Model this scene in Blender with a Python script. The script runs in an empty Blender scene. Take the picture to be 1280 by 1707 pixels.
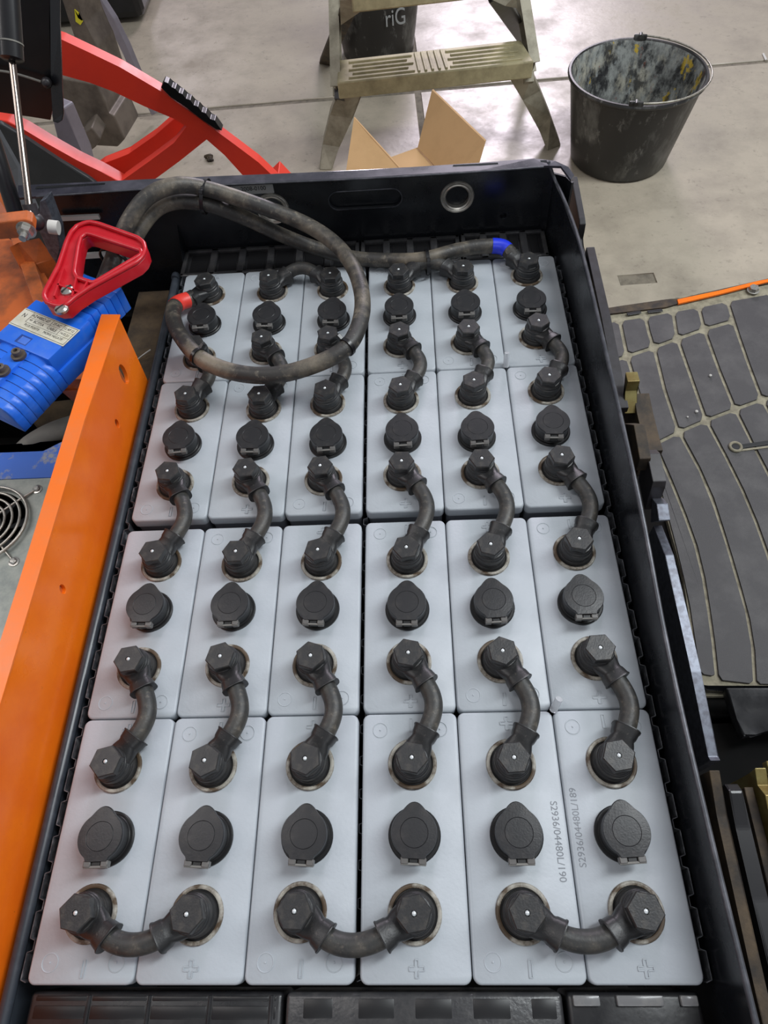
import bpy, bmesh, math, random
from mathutils import Vector, Matrix, Euler
random.seed(7)
S = bpy.context.scene
COL = S.collection

# ------------------------------------------------------------ camera, light, exposure
cam_data = bpy.data.cameras.new('camera'); cam = bpy.data.objects.new('camera', cam_data); COL.objects.link(cam)
cam_data.sensor_fit = 'VERTICAL'; cam_data.sensor_height = 36.0; cam_data.lens = 1120.0 / 1707.0 * 36.0
cam_data.clip_start = 0.02; cam_data.clip_end = 60
cam.matrix_world = Matrix([[0.998097, 0.035316, 0.050547, 0.057012], [-0.003596, 0.851685, -0.524042, 0.037939], [-0.061557, 0.522863, 0.850191, 0.599886], [0.0, 0.0, 0.0, 1.0]])
S.camera = cam
W = bpy.data.worlds.new('workshop_air'); S.world = W; W.use_nodes = True
bg = W.node_tree.nodes['Background']; bg.inputs[0].default_value = (0.90, 0.93, 1.0, 1); bg.inputs[1].default_value = 0.34
def area(name, loc, target, sx, sy, power, col=(1, 1, 1)):
    l = bpy.data.lights.new(name, 'AREA'); l.shape = 'RECTANGLE'; l.size = sx; l.size_y = sy; l.energy = power; l.color = col
    o = bpy.data.objects.new(name, l); COL.objects.link(o); o.location = loc
    o.rotation_euler = (Vector(target) - Vector(loc)).to_track_quat('-Z', 'Y').to_euler(); return o
area('ceiling_light_right', (1.9, 1.1, 2.3), (0.1, 0.6, 0), 0.5, 2.4, 84, (0.93, 0.98, 1.0))
area('ceiling_light_left', (-1.7, 0.9, 2.3), (0, 0.6, 0), 0.4, 2.4, 22, (1.0, 0.95, 0.93))
area('ceiling_light_far', (1.2, 8.6, 2.6), (0.5, 3.0, -0.7), 1.6, 1.0, 260, (0.98, 0.88, 1.0))
area('ceiling_light_near', (0.3, -2.2, 2.4), (0.2, 0.8, 0), 2.0, 0.5, 12, (0.95, 0.98, 1.0))
S.view_settings.view_transform = 'Standard'; S.view_settings.look = 'None'; S.view_settings.gamma = 1.0
S.view_settings.use_curve_mapping = False; S.view_settings.exposure = 0.0

# ------------------------------------------------------------ materials
def lin(c): return tuple(((x / 255) / 12.92 if x / 255 <= 0.04045 else ((x / 255 + 0.055) / 1.055) ** 2.4) for x in c)
def mat(name, c, rough=0.5, metal=0.0, c2=None, amt=0.5, scale=20.0, lo=0.45, hi=0.7, bump=0.0, bscale=200.0, spec=0.5, detail=6.0, rvar=0.0, stretch=None, coat=0.0, speck=None, sscale=60, slo=0.62, shi=0.70, samt=0.7):
    m = bpy.data.materials.new(name); m.use_nodes = True; nt = m.node_tree; b = nt.nodes['Principled BSDF']
    a = lin(c) + (1,)
    b.inputs['Base Color'].default_value = a; b.inputs['Roughness'].default_value = rough; b.inputs['Metallic'].default_value = metal
    b.inputs['Specular IOR Level'].default_value = spec; b.inputs['Coat Weight'].default_value = coat; b.inputs['Coat Roughness'].default_value = 0.12
    tc = nt.nodes.new('ShaderNodeTexCoord'); mp = nt.nodes.new('ShaderNodeMapping'); nt.links.new(tc.outputs['Object'], mp.inputs[0])
    if stretch: mp.inputs['Scale'].default_value = stretch
    if c2 is not None:
        n = nt.nodes.new('ShaderNodeTexNoise'); n.inputs['Scale'].default_value = scale; n.inputs['Detail'].default_value = detail; n.inputs['Roughness'].default_value = 0.65
        nt.links.new(mp.outputs[0], n.inputs['Vector'])
        r = nt.nodes.new('ShaderNodeMapRange'); r.inputs[1].default_value = lo; r.inputs[2].default_value = hi; r.inputs[4].default_value = amt
        nt.links.new(n.outputs['Fac'], r.inputs[0])
        mx = nt.nodes.new('ShaderNodeMix'); mx.data_type = 'RGBA'; mx.inputs[6].default_value = a; mx.inputs[7].default_value = lin(c2) + (1,)
        nt.links.new(r.outputs[0], mx.inputs[0]); nt.links.new(mx.outputs[2], b.inputs['Base Color'])
        if speck is not None:
            n4 = nt.nodes.new('ShaderNodeTexNoise'); n4.inputs['Scale'].default_value = sscale; n4.inputs['Detail'].default_value = 9; n4.inputs['Roughness'].default_value = 0.7; nt.links.new(mp.outputs[0], n4.inputs['Vector'])
            r4 = nt.nodes.new('ShaderNodeMapRange'); r4.inputs[1].default_value = slo; r4.inputs[2].default_value = shi; r4.inputs[4].default_value = samt; nt.links.new(n4.outputs['Fac'], r4.inputs[0])
            m4 = nt.nodes.new('ShaderNodeMix'); m4.data_type = 'RGBA'; m4.inputs[7].default_value = lin(speck) + (1,); nt.links.new(mx.outputs[2], m4.inputs[6]); nt.links.new(r4.outputs[0], m4.inputs[0]); nt.links.new(m4.outputs[2], b.inputs['Base Color'])
        if rvar:
            r2 = nt.nodes.new('ShaderNodeMapRange'); r2.inputs[1].default_value = 0.3; r2.inputs[2].default_value = 0.7
            r2.inputs[3].default_value = max(0.03, rough - rvar); r2.inputs[4].default_value = min(1, rough + rvar)
            nt.links.new(n.outputs['Fac'], r2.inputs[0]); nt.links.new(r2.outputs[0], b.inputs['Roughness'])
    if bump:
        n3 = nt.nodes.new('ShaderNodeTexNoise'); n3.inputs['Scale'].default_value = bscale; n3.inputs['Detail'].default_value = 3
        nt.links.new(mp.outputs[0], n3.inputs['Vector'])
        bp = nt.nodes.new('ShaderNodeBump'); bp.inputs['Strength'].default_value = bump; bp.inputs['Distance'].default_value = 0.001
        nt.links.new(n3.outputs['Fac'], bp.inputs['Height']); nt.links.new(bp.outputs[0], b.inputs['Normal'])
    return m
M = {}
M['cell'] = mat('grey_cell_plastic', (170, 176, 182), 0.46, c2=(154, 160, 166), amt=0.6, scale=9, bump=0.15, bscale=300, rvar=0.06)
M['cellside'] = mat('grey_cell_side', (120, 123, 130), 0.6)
M['ring'] = mat('stained_pole_ring', (170, 166, 156), 0.5, c2=(74, 56, 36), amt=0.95, scale=85, lo=0.40, hi=0.58, detail=8)
M['rubber'] = mat('black_rubber', (30, 30, 31), 0.55, c2=(66, 64, 62), amt=0.7, scale=60, lo=0.45, hi=0.75, bump=0.2, bscale=500)
M['boot'] = mat('black_boot_plastic', (31, 31, 32), 0.42, c2=(76, 70, 64), amt=0.5, speck=(110, 102, 92), sscale=260, slo=0.62, shi=0.7, samt=0.4, scale=70, lo=0.5, hi=0.75, bump=0.15, bscale=600)
M['bolt'] = mat('bolt_head_plastic', (38, 38, 39), 0.4, c2=(78, 73, 67), amt=0.6, scale=110, lo=0.5, hi=0.72, bump=0.15, bscale=700)
M['cap'] = mat('vent_cap_plastic', (33, 33, 35), 0.36, c2=(64, 60, 58), amt=0.5, scale=80, lo=0.48, hi=0.75, bump=0.12, bscale=700)
M['capdark'] = mat('vent_cap_dark', (20, 20, 21), 0.4)
M['lug'] = mat('pale_lug_plastic', (92, 90, 88), 0.3)  # lugs are paler than the cap plastic
M['glint'] = mat('hinge_glint_plastic', (120, 118, 114), 0.3)  # pale colour stands in for the glint along the cap hinges
M['pin'] = mat('bright_test_point', (205, 210, 212), 0.3, 0.4)
M['cable'] = mat('dusty_black_cable', (44, 44, 43), 0.5, c2=(84, 78, 70), amt=0.7, scale=40, speck=(120, 112, 100), sscale=160, slo=0.58, shi=0.70, samt=0.4, lo=0.44, hi=0.72, bump=0.25, bscale=400)
M['cable2'] = mat('dusty_lead_cable', (48, 46, 44), 0.5, c2=(130, 120, 104), amt=0.85, scale=16, lo=0.46, hi=0.70, speck=(150, 140, 124), sscale=130, slo=0.56, shi=0.70, samt=0.45, bump=0.25, bscale=400)
M['redtape'] = mat('red_tape', (225, 62, 52), 0.4)
M['bluetape'] = mat('blue_tape', (30, 52, 205), 0.35)
M['tub'] = mat('black_painted_steel', (22, 24, 28), 0.28, c2=(40, 41, 45), amt=0.6, scale=14, lo=0.45, hi=0.8, bump=0.08, bscale=250, rvar=0.1)
M['tubedge'] = mat('worn_black_edge', (62, 64, 70), 0.38, 0.35, c2=(100, 100, 106), amt=0.7, scale=60, lo=0.45, hi=0.7)
M['flange'] = mat('grey_black_flange', (52, 52, 60), 0.33, 0.1, c2=(84, 82, 92), amt=0.7, scale=25, rvar=0.1)
M['trayrim'] = mat('charcoal_tray_rim', (50, 55, 62), 0.3, c2=(78, 84, 92), amt=0.6, scale=60, lo=0.5, hi=0.75)
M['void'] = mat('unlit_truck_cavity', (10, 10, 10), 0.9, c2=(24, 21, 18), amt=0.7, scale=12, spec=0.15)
M['spacer'] = mat('black_spacer_plastic', (27, 27, 29), 0.35, c2=(62, 62, 64), amt=0.6, scale=24, lo=0.45, hi=0.75, bump=0.1, rvar=0.12)
M['spacerlight'] = mat('scuffed_spacer_plastic', (48, 48, 50), 0.3, c2=(78, 77, 76), amt=0.7, scale=60, lo=0.45, hi=0.7, bump=0.2, bscale=300)
M['spacerdark'] = mat('recessed_spacer_panel', (18, 18, 20), 0.4)
M['pocket'] = mat('glossy_spacer_pad', (112, 112, 113), 0.22, c2=(140, 138, 134), amt=0.6, scale=70)
M['strip'] = mat('ribbed_gap_strip', (66, 68, 72), 0.35, c2=(120, 122, 126), amt=0.8, scale=120, lo=0.5, hi=0.65)
M['rod'] = mat('dark_chrome_rod', (120, 110, 104), 0.16, 1.0)
M['chrome'] = mat('bright_nickel', (206, 202, 192), 0.34, 0.8, c2=(120, 112, 100), amt=0.5, scale=80)
M['steel'] = mat('zinc_screw', (190, 188, 182), 0.32, 0.85, c2=(120, 112, 100), amt=0.6, scale=200)
M['orange'] = mat('orange_paint', (244, 120, 20), 0.3, spec=0.35, c2=(226, 98, 20), amt=0.8, scale=7, lo=0.4, hi=0.62, bump=0.1, bscale=220, rvar=0.08, coat=0.1, speck=(120, 60, 20), sscale=180, slo=0.66, shi=0.7, samt=0.5)
M['orangetop'] = mat('orange_paint_flange', (236, 112, 24), 0.35, c2=(214, 120, 70), amt=0.5, scale=30)
M['orangeold'] = mat('dirty_orange_paint', (196, 98, 42), 0.45, c2=(112, 66, 40), amt=0.9, scale=16, lo=0.42, hi=0.65, bump=0.2)
M['blue'] = mat('blue_connector_plastic', (28, 104, 220), 0.36, c2=(96, 136, 204), amt=0.45, scale=34, lo=0.5, hi=0.75, bump=0.06)
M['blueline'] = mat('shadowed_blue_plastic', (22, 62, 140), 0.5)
M['bluepaint'] = mat('chipped_blue_paint', (66, 112, 205), 0.5, c2=(160, 160, 156), amt=0.9, scale=22, lo=0.52, hi=0.58)
M['red'] = mat('red_handle_plastic', (188, 22, 36), 0.33, c2=(208, 70, 76), amt=0.5, scale=40, lo=0.5, hi=0.8)
M['redframe'] = mat('red_painted_frame', (224, 58, 38), 0.42, c2=(200, 44, 34), amt=0.5, scale=8, lo=0.45, hi=0.7, rvar=0.06)
M['fender'] = mat('charcoal_fender', (52, 54, 56), 0.5, c2=(66, 68, 70), amt=0.6, scale=20)
M['black'] = mat('glossy_black', (16, 16, 18), 0.3, c2=(34, 32, 36), amt=0.6, scale=10, lo=0.45, hi=0.75)
M['galv'] = mat('galvanised_sheet', (172, 176, 168), 0.45, 0.2, c2=(134, 142, 138), amt=0.8, scale=30, lo=0.4, hi=0.6)
M['dirt'] = mat('oily_dirt', (88, 72, 52), 0.95, c2=(46, 38, 30), amt=0.9, scale=22, lo=0.35, hi=0.65, bump=0.8, bscale=120)
M['hose'] = mat('grey_hose', (112, 110, 104), 0.6, c2=(146, 142, 132), amt=0.6, scale=30)
M['label'] = mat('worn_cream_label', (214, 212, 196), 0.45, c2=(176, 168, 142), amt=0.6, scale=60)
M['labelgrey'] = mat('grey_sticker', (150, 152, 152), 0.4)
M['ink'] = mat('black_ink', (34, 32, 32), 0.6)
M['inkgrey'] = mat('grey_dot_ink', (122, 126, 132), 0.6)
M['concrete'] = mat('polished_concrete', (178, 168, 151), 0.38, c2=(138, 129, 115), amt=0.75, scale=6.5, lo=0.42, hi=0.72, bump=0.4, bscale=45, detail=15, rvar=0.14, speck=(100, 92, 82), sscale=48, slo=0.58, shi=0.70, samt=0.5)
M['joint'] = mat('sanded_floor_joint', (128, 120, 106), 0.9, c2=(86, 80, 72), amt=0.8, scale=40)
M['patch'] = mat('recessed_floor_patch', (156, 150, 130), 0.9, c2=(120, 114, 98), amt=0.8, scale=30)
M['bucket'] = mat('black_bucket_plastic', (34, 33, 32), 0.4, c2=(112, 112, 108), amt=0.8, scale=11, lo=0.54, hi=0.72, detail=12, stretch=(1, 1, 0.5), bump=0.1, speck=(120, 120, 116), sscale=34, slo=0.58, shi=0.66, samt=0.6)
M['wire'] = mat('bucket_wire', (166, 162, 150), 0.4, 0.7, c2=(90, 88, 78), amt=0.8, scale=60)
M['ladder'] = mat('dusty_aluminium', (164, 158, 140), 0.5, 0.3, c2=(118, 112, 96), amt=0.8, scale=20, lo=0.4, hi=0.66, bump=0.15)
M['ladderstep'] = mat('dirty_step_tread', (178, 168, 132), 0.55, 0.15, c2=(138, 130, 100), amt=0.8, scale=18, lo=0.4, hi=0.66, bump=0.2)
M['card'] = mat('brown_cardboard', (196, 158, 112), 0.8, c2=(180, 144, 100), amt=0.6, scale=12)
M['cardedge'] = mat('cardboard_edge', (150, 126, 92), 0.9)
M['mat'] = mat('rubber_mat_pad', (60, 58, 59), 0.6, c2=(90, 88, 87), amt=0.6, scale=14, lo=0.44, hi=0.72, bump=0.5, bscale=900)
M['groove'] = mat('dusty_mat_groove', (148, 142, 122), 0.9, c2=(104, 98, 84), amt=0.8, scale=60, lo=0.4, hi=0.65)
M['rust'] = mat('rusty_dirty_steel', (78, 64, 46), 0.7, 0.2, c2=(34, 30, 27), amt=0.9, scale=26, lo=0.4, hi=0.62, bump=0.3)
M['barebar'] = mat('worn_bare_steel', (104, 108, 118), 0.38, 0.55, c2=(80, 80, 88), amt=0.9, scale=160, lo=0.42, hi=0.62)
M['darksteel'] = mat('dark_worn_steel', (52, 50, 54), 0.4, 0.1, c2=(36, 32, 32), amt=0.8, scale=40, lo=0.4, hi=0.62)
M['zinc'] = mat('yellow_zinc_plate', (136, 126, 78), 0.4, 0.5, c2=(112, 92, 48), amt=0.9, scale=40, lo=0.42, hi=0.62)
M['bracket'] = mat('black_bracket_paint', (30, 29, 32), 0.6, c2=(58, 54, 56), amt=0.6, scale=50)
M['forksteel'] = mat('brown_grey_steel', (112, 102, 92), 0.55, 0.3, c2=(62, 54, 48), amt=0.8, scale=9, lo=0.4, hi=0.65)
M['greybar'] = mat('lavender_grey_steel', (142, 136, 146), 0.4, 0.4, c2=(110, 106, 112), amt=0.6, scale=9)
M['yellow'] = mat('yellow_paint_dab', (196, 186, 40), 0.5)
M['white'] = mat('white_slat', (205, 202, 196), 0.5)
clear = bpy.data.materials.new('translucent_plastic'); clear.use_nodes = True; M['clear'] = clear
_b = clear.node_tree.nodes['Principled BSDF']; _b.inputs['Base Color'].default_value = (0.8, 0.82, 0.85, 1); _b.inputs['Roughness'].default_value = 0.25; _b.inputs['Transmission Weight'].default_value = 0.6

# paint-spattered bucket inside: colour patches of dried paint
def splatter():
    m = bpy.data.materials.new('dried_paint_inside'); m.use_nodes = True; nt = m.node_tree; b = nt.nodes['Principled BSDF']; b.inputs['Roughness'].default_value = 0.6
    tc = nt.nodes.new('ShaderNodeTexCoord'); prev = None
    for i, (c, sc, lo, hi, am) in enumerate([((40, 40, 42), 1, 0, 1, 1), ((160, 164, 160), 22, 0.38, 0.58, 0.9), ((190, 186, 168), 13, 0.52, 0.64, 0.8), ((200, 170, 50), 12, 0.605, 0.62, 0.9), ((128, 66, 46), 14, 0.61, 0.63, 0.85), ((24, 25, 28), 26, 0.48, 0.58, 0.85), ((170, 178, 180), 70, 0.60, 0.68, 0.6)]):
        if i == 0:
            prev = lin(c) + (1,); continue
        mp = nt.nodes.new('ShaderNodeMapping'); mp.inputs['Location'].default_value = (i * 3.1, i * 1.7, i); mp.inputs['Scale'].default_value = (1, 1, 0.6); nt.links.new(tc.outputs['Object'], mp.inputs[0])
        n = nt.nodes.new('ShaderNodeTexNoise'); n.inputs['Scale'].default_value = sc; n.inputs['Detail'].default_value = 10; n.inputs['Roughness'].default_value = 0.7; nt.links.new(mp.outputs[0], n.inputs['Vector'])
        r = nt.nodes.new('ShaderNodeMapRange'); r.inputs[1].default_value = lo; r.inputs[2].default_value = hi; r.inputs[4].default_value = am; nt.links.new(n.outputs['Fac'], r.inputs[0])
        mx = nt.nodes.new('ShaderNodeMix'); mx.data_type = 'RGBA'; nt.links.new(r.outputs[0], mx.inputs[0])
        if isinstance(prev, tuple): mx.inputs[6].default_value = prev
        else: nt.links.new(prev, mx.inputs[6])
        mx.inputs[7].default_value = lin(c) + (1,); prev = mx.outputs[2]
    nt.links.new(prev, b.inputs['Base Color']); return m
M['splatter'] = splatter()

# ------------------------------------------------------------ helpers
def V(*a): return Vector(a)
def mk(name, bm, m, parent=None, smooth=None, loc=None, rz=0.0, mats=None):
    bmesh.ops.recalc_face_normals(bm, faces=bm.faces)
    me = bpy.data.meshes.new(name); bm.to_mesh(me); bm.free()
    for x in (mats or [m]): me.materials.append(M[x])
    if smooth is not None:
        for p in me.polygons: p.use_smooth = True
        me.set_sharp_from_angle(angle=math.radians(smooth))
    return obj(name, me, parent, loc, rz)
def obj(name, me, parent=None, loc=None, rz=0.0):
    o = bpy.data.objects.new(name, me); COL.objects.link(o)
    if parent is not None: o.parent = parent
    if loc is not None: o.location = loc
    if rz: o.rotation_euler = (0, 0, rz)
    return o
def thing(name, label, cat, loc=(0, 0, 0), group=None, rz=0.0):
    o = bpy.data.objects.new(name, None); COL.objects.link(o); o.empty_display_size = 0.02; o.location = loc; o.rotation_euler = (0, 0, rz)
    return tag(o, label, cat, group)
def tag(o, label, cat, group=None):
    o['label'] = label; o['category'] = cat
    if group: o['group'] = group
    return o
def struct(o, label=None, cat=None):
    o['kind'] = 'structure'
    if label: o['label'] = label
    if cat: o['category'] = cat
    return o
def box(bm, x0, x1, y0, y1, z0, z1, bev=0.0, seg=2, mx=None):
    r = bmesh.ops.create_cube(bm, size=1.0); vs = r['verts']
    for v in vs: v.co = Vector(((x0 + x1) / 2 + v.co.x * (x1 - x0), (y0 + y1) / 2 + v.co.y * (y1 - y0), (z0 + z1) / 2 + v.co.z * (z1 - z0)))
    if bev:
        es = list({e for v in vs for e in v.link_edges})
        g = bmesh.ops.bevel(bm, geom=es, offset=bev, segments=seg, affect='EDGES', profile=0.5); vs = [v for v in g['verts']]
    if mx is not None:
        bmesh.ops.transform(bm, matrix=mx, verts=list(set(vs)))
def extr(bm, pts, vec, bev=0.0, seg=2):
    """solid prism: polygon pts (3-D) pushed along vec"""
    vec = Vector(vec); a = [bm.verts.new(Vector(p)) for p in pts]; b = [bm.verts.new(Vector(p) + vec) for p in pts]
    f1 = bm.faces.new(a); f2 = bm.faces.new(b[::-1]); n = len(a)
    for i in range(n): bm.faces.new((a[i], b[i], b[(i + 1) % n], a[(i + 1) % n]))
    if bev:
        es = list({e for v in a + b for e in v.link_edges})
        bmesh.ops.bevel(bm, geom=es, offset=bev, segments=seg, affect='EDGES', profile=0.5)
def plate(name, pts, vec, m, parent=None, bev=0.0, smooth=None):
    bm = bmesh.new(); extr(bm, pts, vec, bev); bmesh.ops.triangulate(bm, faces=[f for f in bm.faces if len(f.verts) > 4])
    return mk(name, bm, m, parent, smooth)
def lathe(bm, prof, seg=32, c=(0, 0, 0), mi=None):
    """prof: list of (r,z); closed to the axis if r==0"""
    rings = []
    for r, z in prof:
        if r < 1e-6: rings.append([bm.verts.new((c[0], c[1], c[2] + z))])
        else: rings.append([bm.verts.new((c[0] + r * math.cos(2 * math.pi * k / seg), c[1] + r * math.sin(2 * math.pi * k / seg), c[2] + z)) for k in range(seg)])
    for i in range(len(rings) - 1):
        A, B = rings[i], rings[i + 1]
        for k in range(seg):
            k2 = (k + 1) % seg
            if len(A) == 1 and len(B) == 1: continue
            if len(A) == 1: f = bm.faces.new((A[0], B[k2], B[k]))
            elif len(B) == 1: f = bm.faces.new((A[k], A[k2], B[0]))
            else: f = bm.faces.new((A[k], A[k2], B[k2], B[k]))
            if mi: f.material_index = mi[i]
def catmull(pts, n=8):
    P = [Vector(p) for p in pts]; out = []
    for i in range(len(P) - 1):
        p0 = P[max(i - 1, 0)]; p1 = P[i]; p2 = P[i + 1]; p3 = P[min(i + 2, len(P) - 1)]
        for k in range(n):
            t = k / n
            out.append(0.5 * ((2 * p1) + (p2 - p0) * t + (2 * p0 - 5 * p1 + 4 * p2 - p3) * t * t + (3 * p1 - p0 - 3 * p2 + p3) * t ** 3))
    out.append(P[-1]); return out
def tube(bm, path, r, seg=14, caps=True, closed=False):
    path = [Vector(p) for p in path]; n = len(path); rings = []; up = None
    for i, p in enumerate(path):
        if closed: t = (path[(i + 1) % n] - path[i - 1]).normalized()
        else: t = (path[min(i + 1, n - 1)] - path[max(i - 1, 0)]).normalized()
        if up is None:
            up = Vector((0, 0, 1)) if abs(t.z) < 0.9 else Vector((0, 1, 0))
        s = t.cross(up); s.normalize(); up = s.cross(t).normalized()
        rr = r[i] if isinstance(r, (list, tuple)) else r
        rings.append([bm.verts.new(p + (s * math.cos(2 * math.pi * k / seg) + up * math.sin(2 * math.pi * k / seg)) * rr) for k in range(seg)])
    m = n if closed else n - 1
    for i in range(m):
        A, B = rings[i], rings[(i + 1) % n]
        for k in range(seg): bm.faces.new((A[k], A[(k + 1) % seg], B[(k + 1) % seg], B[k]))
    if caps and not closed: bm.faces.new(rings[0][::-1]); bm.faces.new(rings[-1])
def tube_obj(name, path, r, m, parent=None, seg=14, sub=8, closed=False):
    bm = bmesh.new(); tube(bm, catmull(path, sub) if sub else path, r, seg, closed=closed); return mk(name, bm, m, parent, 60)
def cyl(bm, p0, p1, r, seg=20, r2=None):
    tube(bm, [p0, p1], [r, r if r2 is None else r2], seg)
def beam(bm, p0, p1, w, h, up=(0, 0, 1), bev=0.0):
    """box beam from p0 to p1, w across, h along 'up'"""
    p0 = Vector(p0); p1 = Vector(p1); t = (p1 - p0).normalized(); s = t.cross(Vector(up)).normalized(); u = s.cross(t).normalized()
    pts = [p0 + s * (a * w / 2) + u * (b * h / 2) for a, b in ((-1, -1), (1, -1), (1, 1), (-1, 1))]
    extr(bm, pts, p1 - p0, bev)
def text_mesh(txt, size, m, parent, mx, name='lettering', ext=0.0002, spacing=1.0, xs=1.0):
    c = bpy.data.curves.new(name, 'FONT'); c.body = txt; c.size = size; c.extrude = ext; c.align_x = 'CENTER'; c.align_y = 'CENTER'; c.space_character = spacing
    t = bpy.data.objects.new(name, c); COL.objects.link(t); bpy.context.view_layer.update()
    me = bpy.data.meshes.new_from_object(t.evaluated_get(bpy.context.evaluated_depsgraph_get())); bpy.data.objects.remove(t); bpy.data.curves.remove(c)
    me.transform(Matrix.Diagonal((xs, 1, 1, 1))); me.transform(mx); me.name = name; me.materials.clear(); me.materials.append(M[m]); return obj(name, me, parent)
def holed(name, outline, holes, thick, mx, m, parent=None, bev=0.0004):
    """flat plate with holes, drawn in its own plane"""
    c = bpy.data.curves.new(name, 'CURVE'); c.dimensions = '2D'; c.fill_mode = 'BOTH'; c.extrude = thick / 2; c.bevel_depth = bev
    for pts in [outline] + holes:
        s = c.splines.new('POLY'); s.points.add(len(pts) - 1)
        for p, q in zip(s.points, pts): p.co = (q[0], q[1], 0, 1)
        s.use_cyclic_u = True
    t = bpy.data.objects.new(name, c); COL.objects.link(t); bpy.context.view_layer.update()
    me = bpy.data.meshes.new_from_object(t.evaluated_get(bpy.context.evaluated_depsgraph_get())); bpy.data.objects.remove(t); bpy.data.curves.remove(c)
    me.transform(mx); me.name = name; me.materials.clear(); me.materials.append(M[m]); return obj(name, me, parent)
def circ(cx, cy, rx, ry=None, n=32, a0=0.0, a1=2 * math.pi, end=False):
    ry = rx if ry is None else ry; k = n + (1 if end else 0)
    return [(cx + rx * math.cos(a0 + (a1 - a0) * i / n), cy + ry * math.sin(a0 + (a1 - a0) * i / n)) for i in range(k)]
def rrect(x0, x1, y0, y1, r, n=5):
    out = []
    for cx, cy, a in ((x1 - r, y1 - r, 0), (x0 + r, y1 - r, 90), (x0 + r, y0 + r, 180), (x1 - r, y0 + r, 270)):
        for i in range(n + 1):
            t = math.radians(a + 90 * i / n); out.append((cx + r * math.cos(t), cy + r * math.sin(t)))
    return out
def frame3(o, xdir, nrm):
    """matrix with origin o, x along xdir, z along nrm"""
    x = Vector(xdir).normalized(); z = Vector(nrm).normalized(); y = z.cross(x).normalized(); x = y.cross(z)
    return Matrix(((x.x, y.x, z.x, o[0]), (x.y, y.y, z.y, o[1]), (x.z, y.z, z.z, o[2]), (0, 0, 0, 1)))

# ------------------------------------------------------------ the setting: concrete floor
ZF = -0.72
floor = bpy.data.objects.new('floor', None); COL.objects.link(floor); struct(floor)
bm = bmesh.new(); box(bm, -6, 7, -3, 13, ZF - 0.06, ZF - 0.004); mk('floor_bed', bm, 'joint', floor)
rot = Matrix.Rotation(math.radians(2.0), 4, 'Z')
Oj = V(0.113, 2.692, 0)
def slab(x0, x1, y0, y1):
    bm = bmesh.new(); box(bm, x0, x1, y0, y1, ZF - 0.05, ZF, 0.002, 1, Matrix.Translation(Oj) @ rot); mk('floor_slab', bm, 'concrete', floor)
xs = [-5.7, -1.9, 0, 3.0, 6.2]; ys = [-5.4, 0, 2.7, 5.4, 9.8]
for i in range(4):
    for j in range(4):
        if (i, j) == (2, 0): continue
        slab(xs[i] + 0.013, xs[i + 1] - 0.013, ys[j] + 0.013, ys[j + 1] - 0.013)
# the slab nearest on the right has a small recessed access patch: built round it
pc = (Matrix.Translation(Oj) @ rot).inverted() @ Vector((0.7012, 1.5983, -0.7200)); hw, hh = 0.052, 0.022
holed('floor_slab', [(0.011, ys[0] + .011), (2.989, ys[0] + .011), (2.989, -.011), (0.011, -.011)], [[(pc.x - hw, pc.y - hh), (pc.x + hw, pc.y - hh), (pc.x + hw, pc.y + hh), (pc.x - hw, pc.y + hh)]], 0.05, Matrix.Translation(Oj + V(0, 0, ZF - .0255)) @ rot, 'concrete', floor)
bm = bmesh.new(); box(bm, pc.x - hw, pc.x + hw, pc.y - hh, pc.y + hh, ZF - .03, ZF - .008, 0, 1, Matrix.Translation(Oj) @ rot); mk('recessed_patch', bm, 'patch', floor)

# ------------------------------------------------------------ battery cells
WX, GX = 0.08314, 0.00338
XC = [(-2.5 + i) * WX + (GX / 2 if i > 2 else -GX / 2) for i in range(6)]
YB = [0.0, 0.198, 0.4069, 0.6049]
BOLTS = [[[(-0.2105, 0.0467), (-0.1256, 0.0455), (-0.0448, 0.0471), (0.0437, 0.0452), (0.1258, 0.0452), (0.2104, 0.0459)], [(-0.2113, 0.1556), (-0.1273, 0.1552), (-0.0431, 0.1553), (0.0447, 0.1548), (0.1276, 0.1534), (0.2111, 0.1535)]], [[(-0.2096, 0.2442), (-0.1255, 0.2449), (-0.0434, 0.2434), (0.0438, 0.2439), (0.127, 0.2434), (0.2118, 0.2439)], [(-0.2075, 0.3549), (-0.1235, 0.3518), (-0.0422, 0.3508), (0.0444, 0.3502), (0.1258, 0.3505), (0.2105, 0.3532)]], [[(-0.2088, 0.4521), (-0.1247, 0.4528), (-0.0445, 0.4514), (0.0415, 0.4534), (0.1253, 0.4525), (0.2081, 0.453)], [(-0.206, 0.5607), (-0.1197, 0.5557), (-0.0441, 0.5594), (0.042, 0.5597), (0.1252, 0.5619), (0.2098, 0.564)]], [[(-0.209, 0.6426), (-0.1254, 0.6471), (-0.0442, 0.6476), (0.042, 0.6478), (0.1251, 0.6471), (0.2086, 0.6514)], [(-0.211, 0.7581), (-0.1264, 0.7584), (-0.0455, 0.7566), (0.0429, 0.7565), (0.1258, 0.7567), (0.2103, 0.7638)]]]
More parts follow.
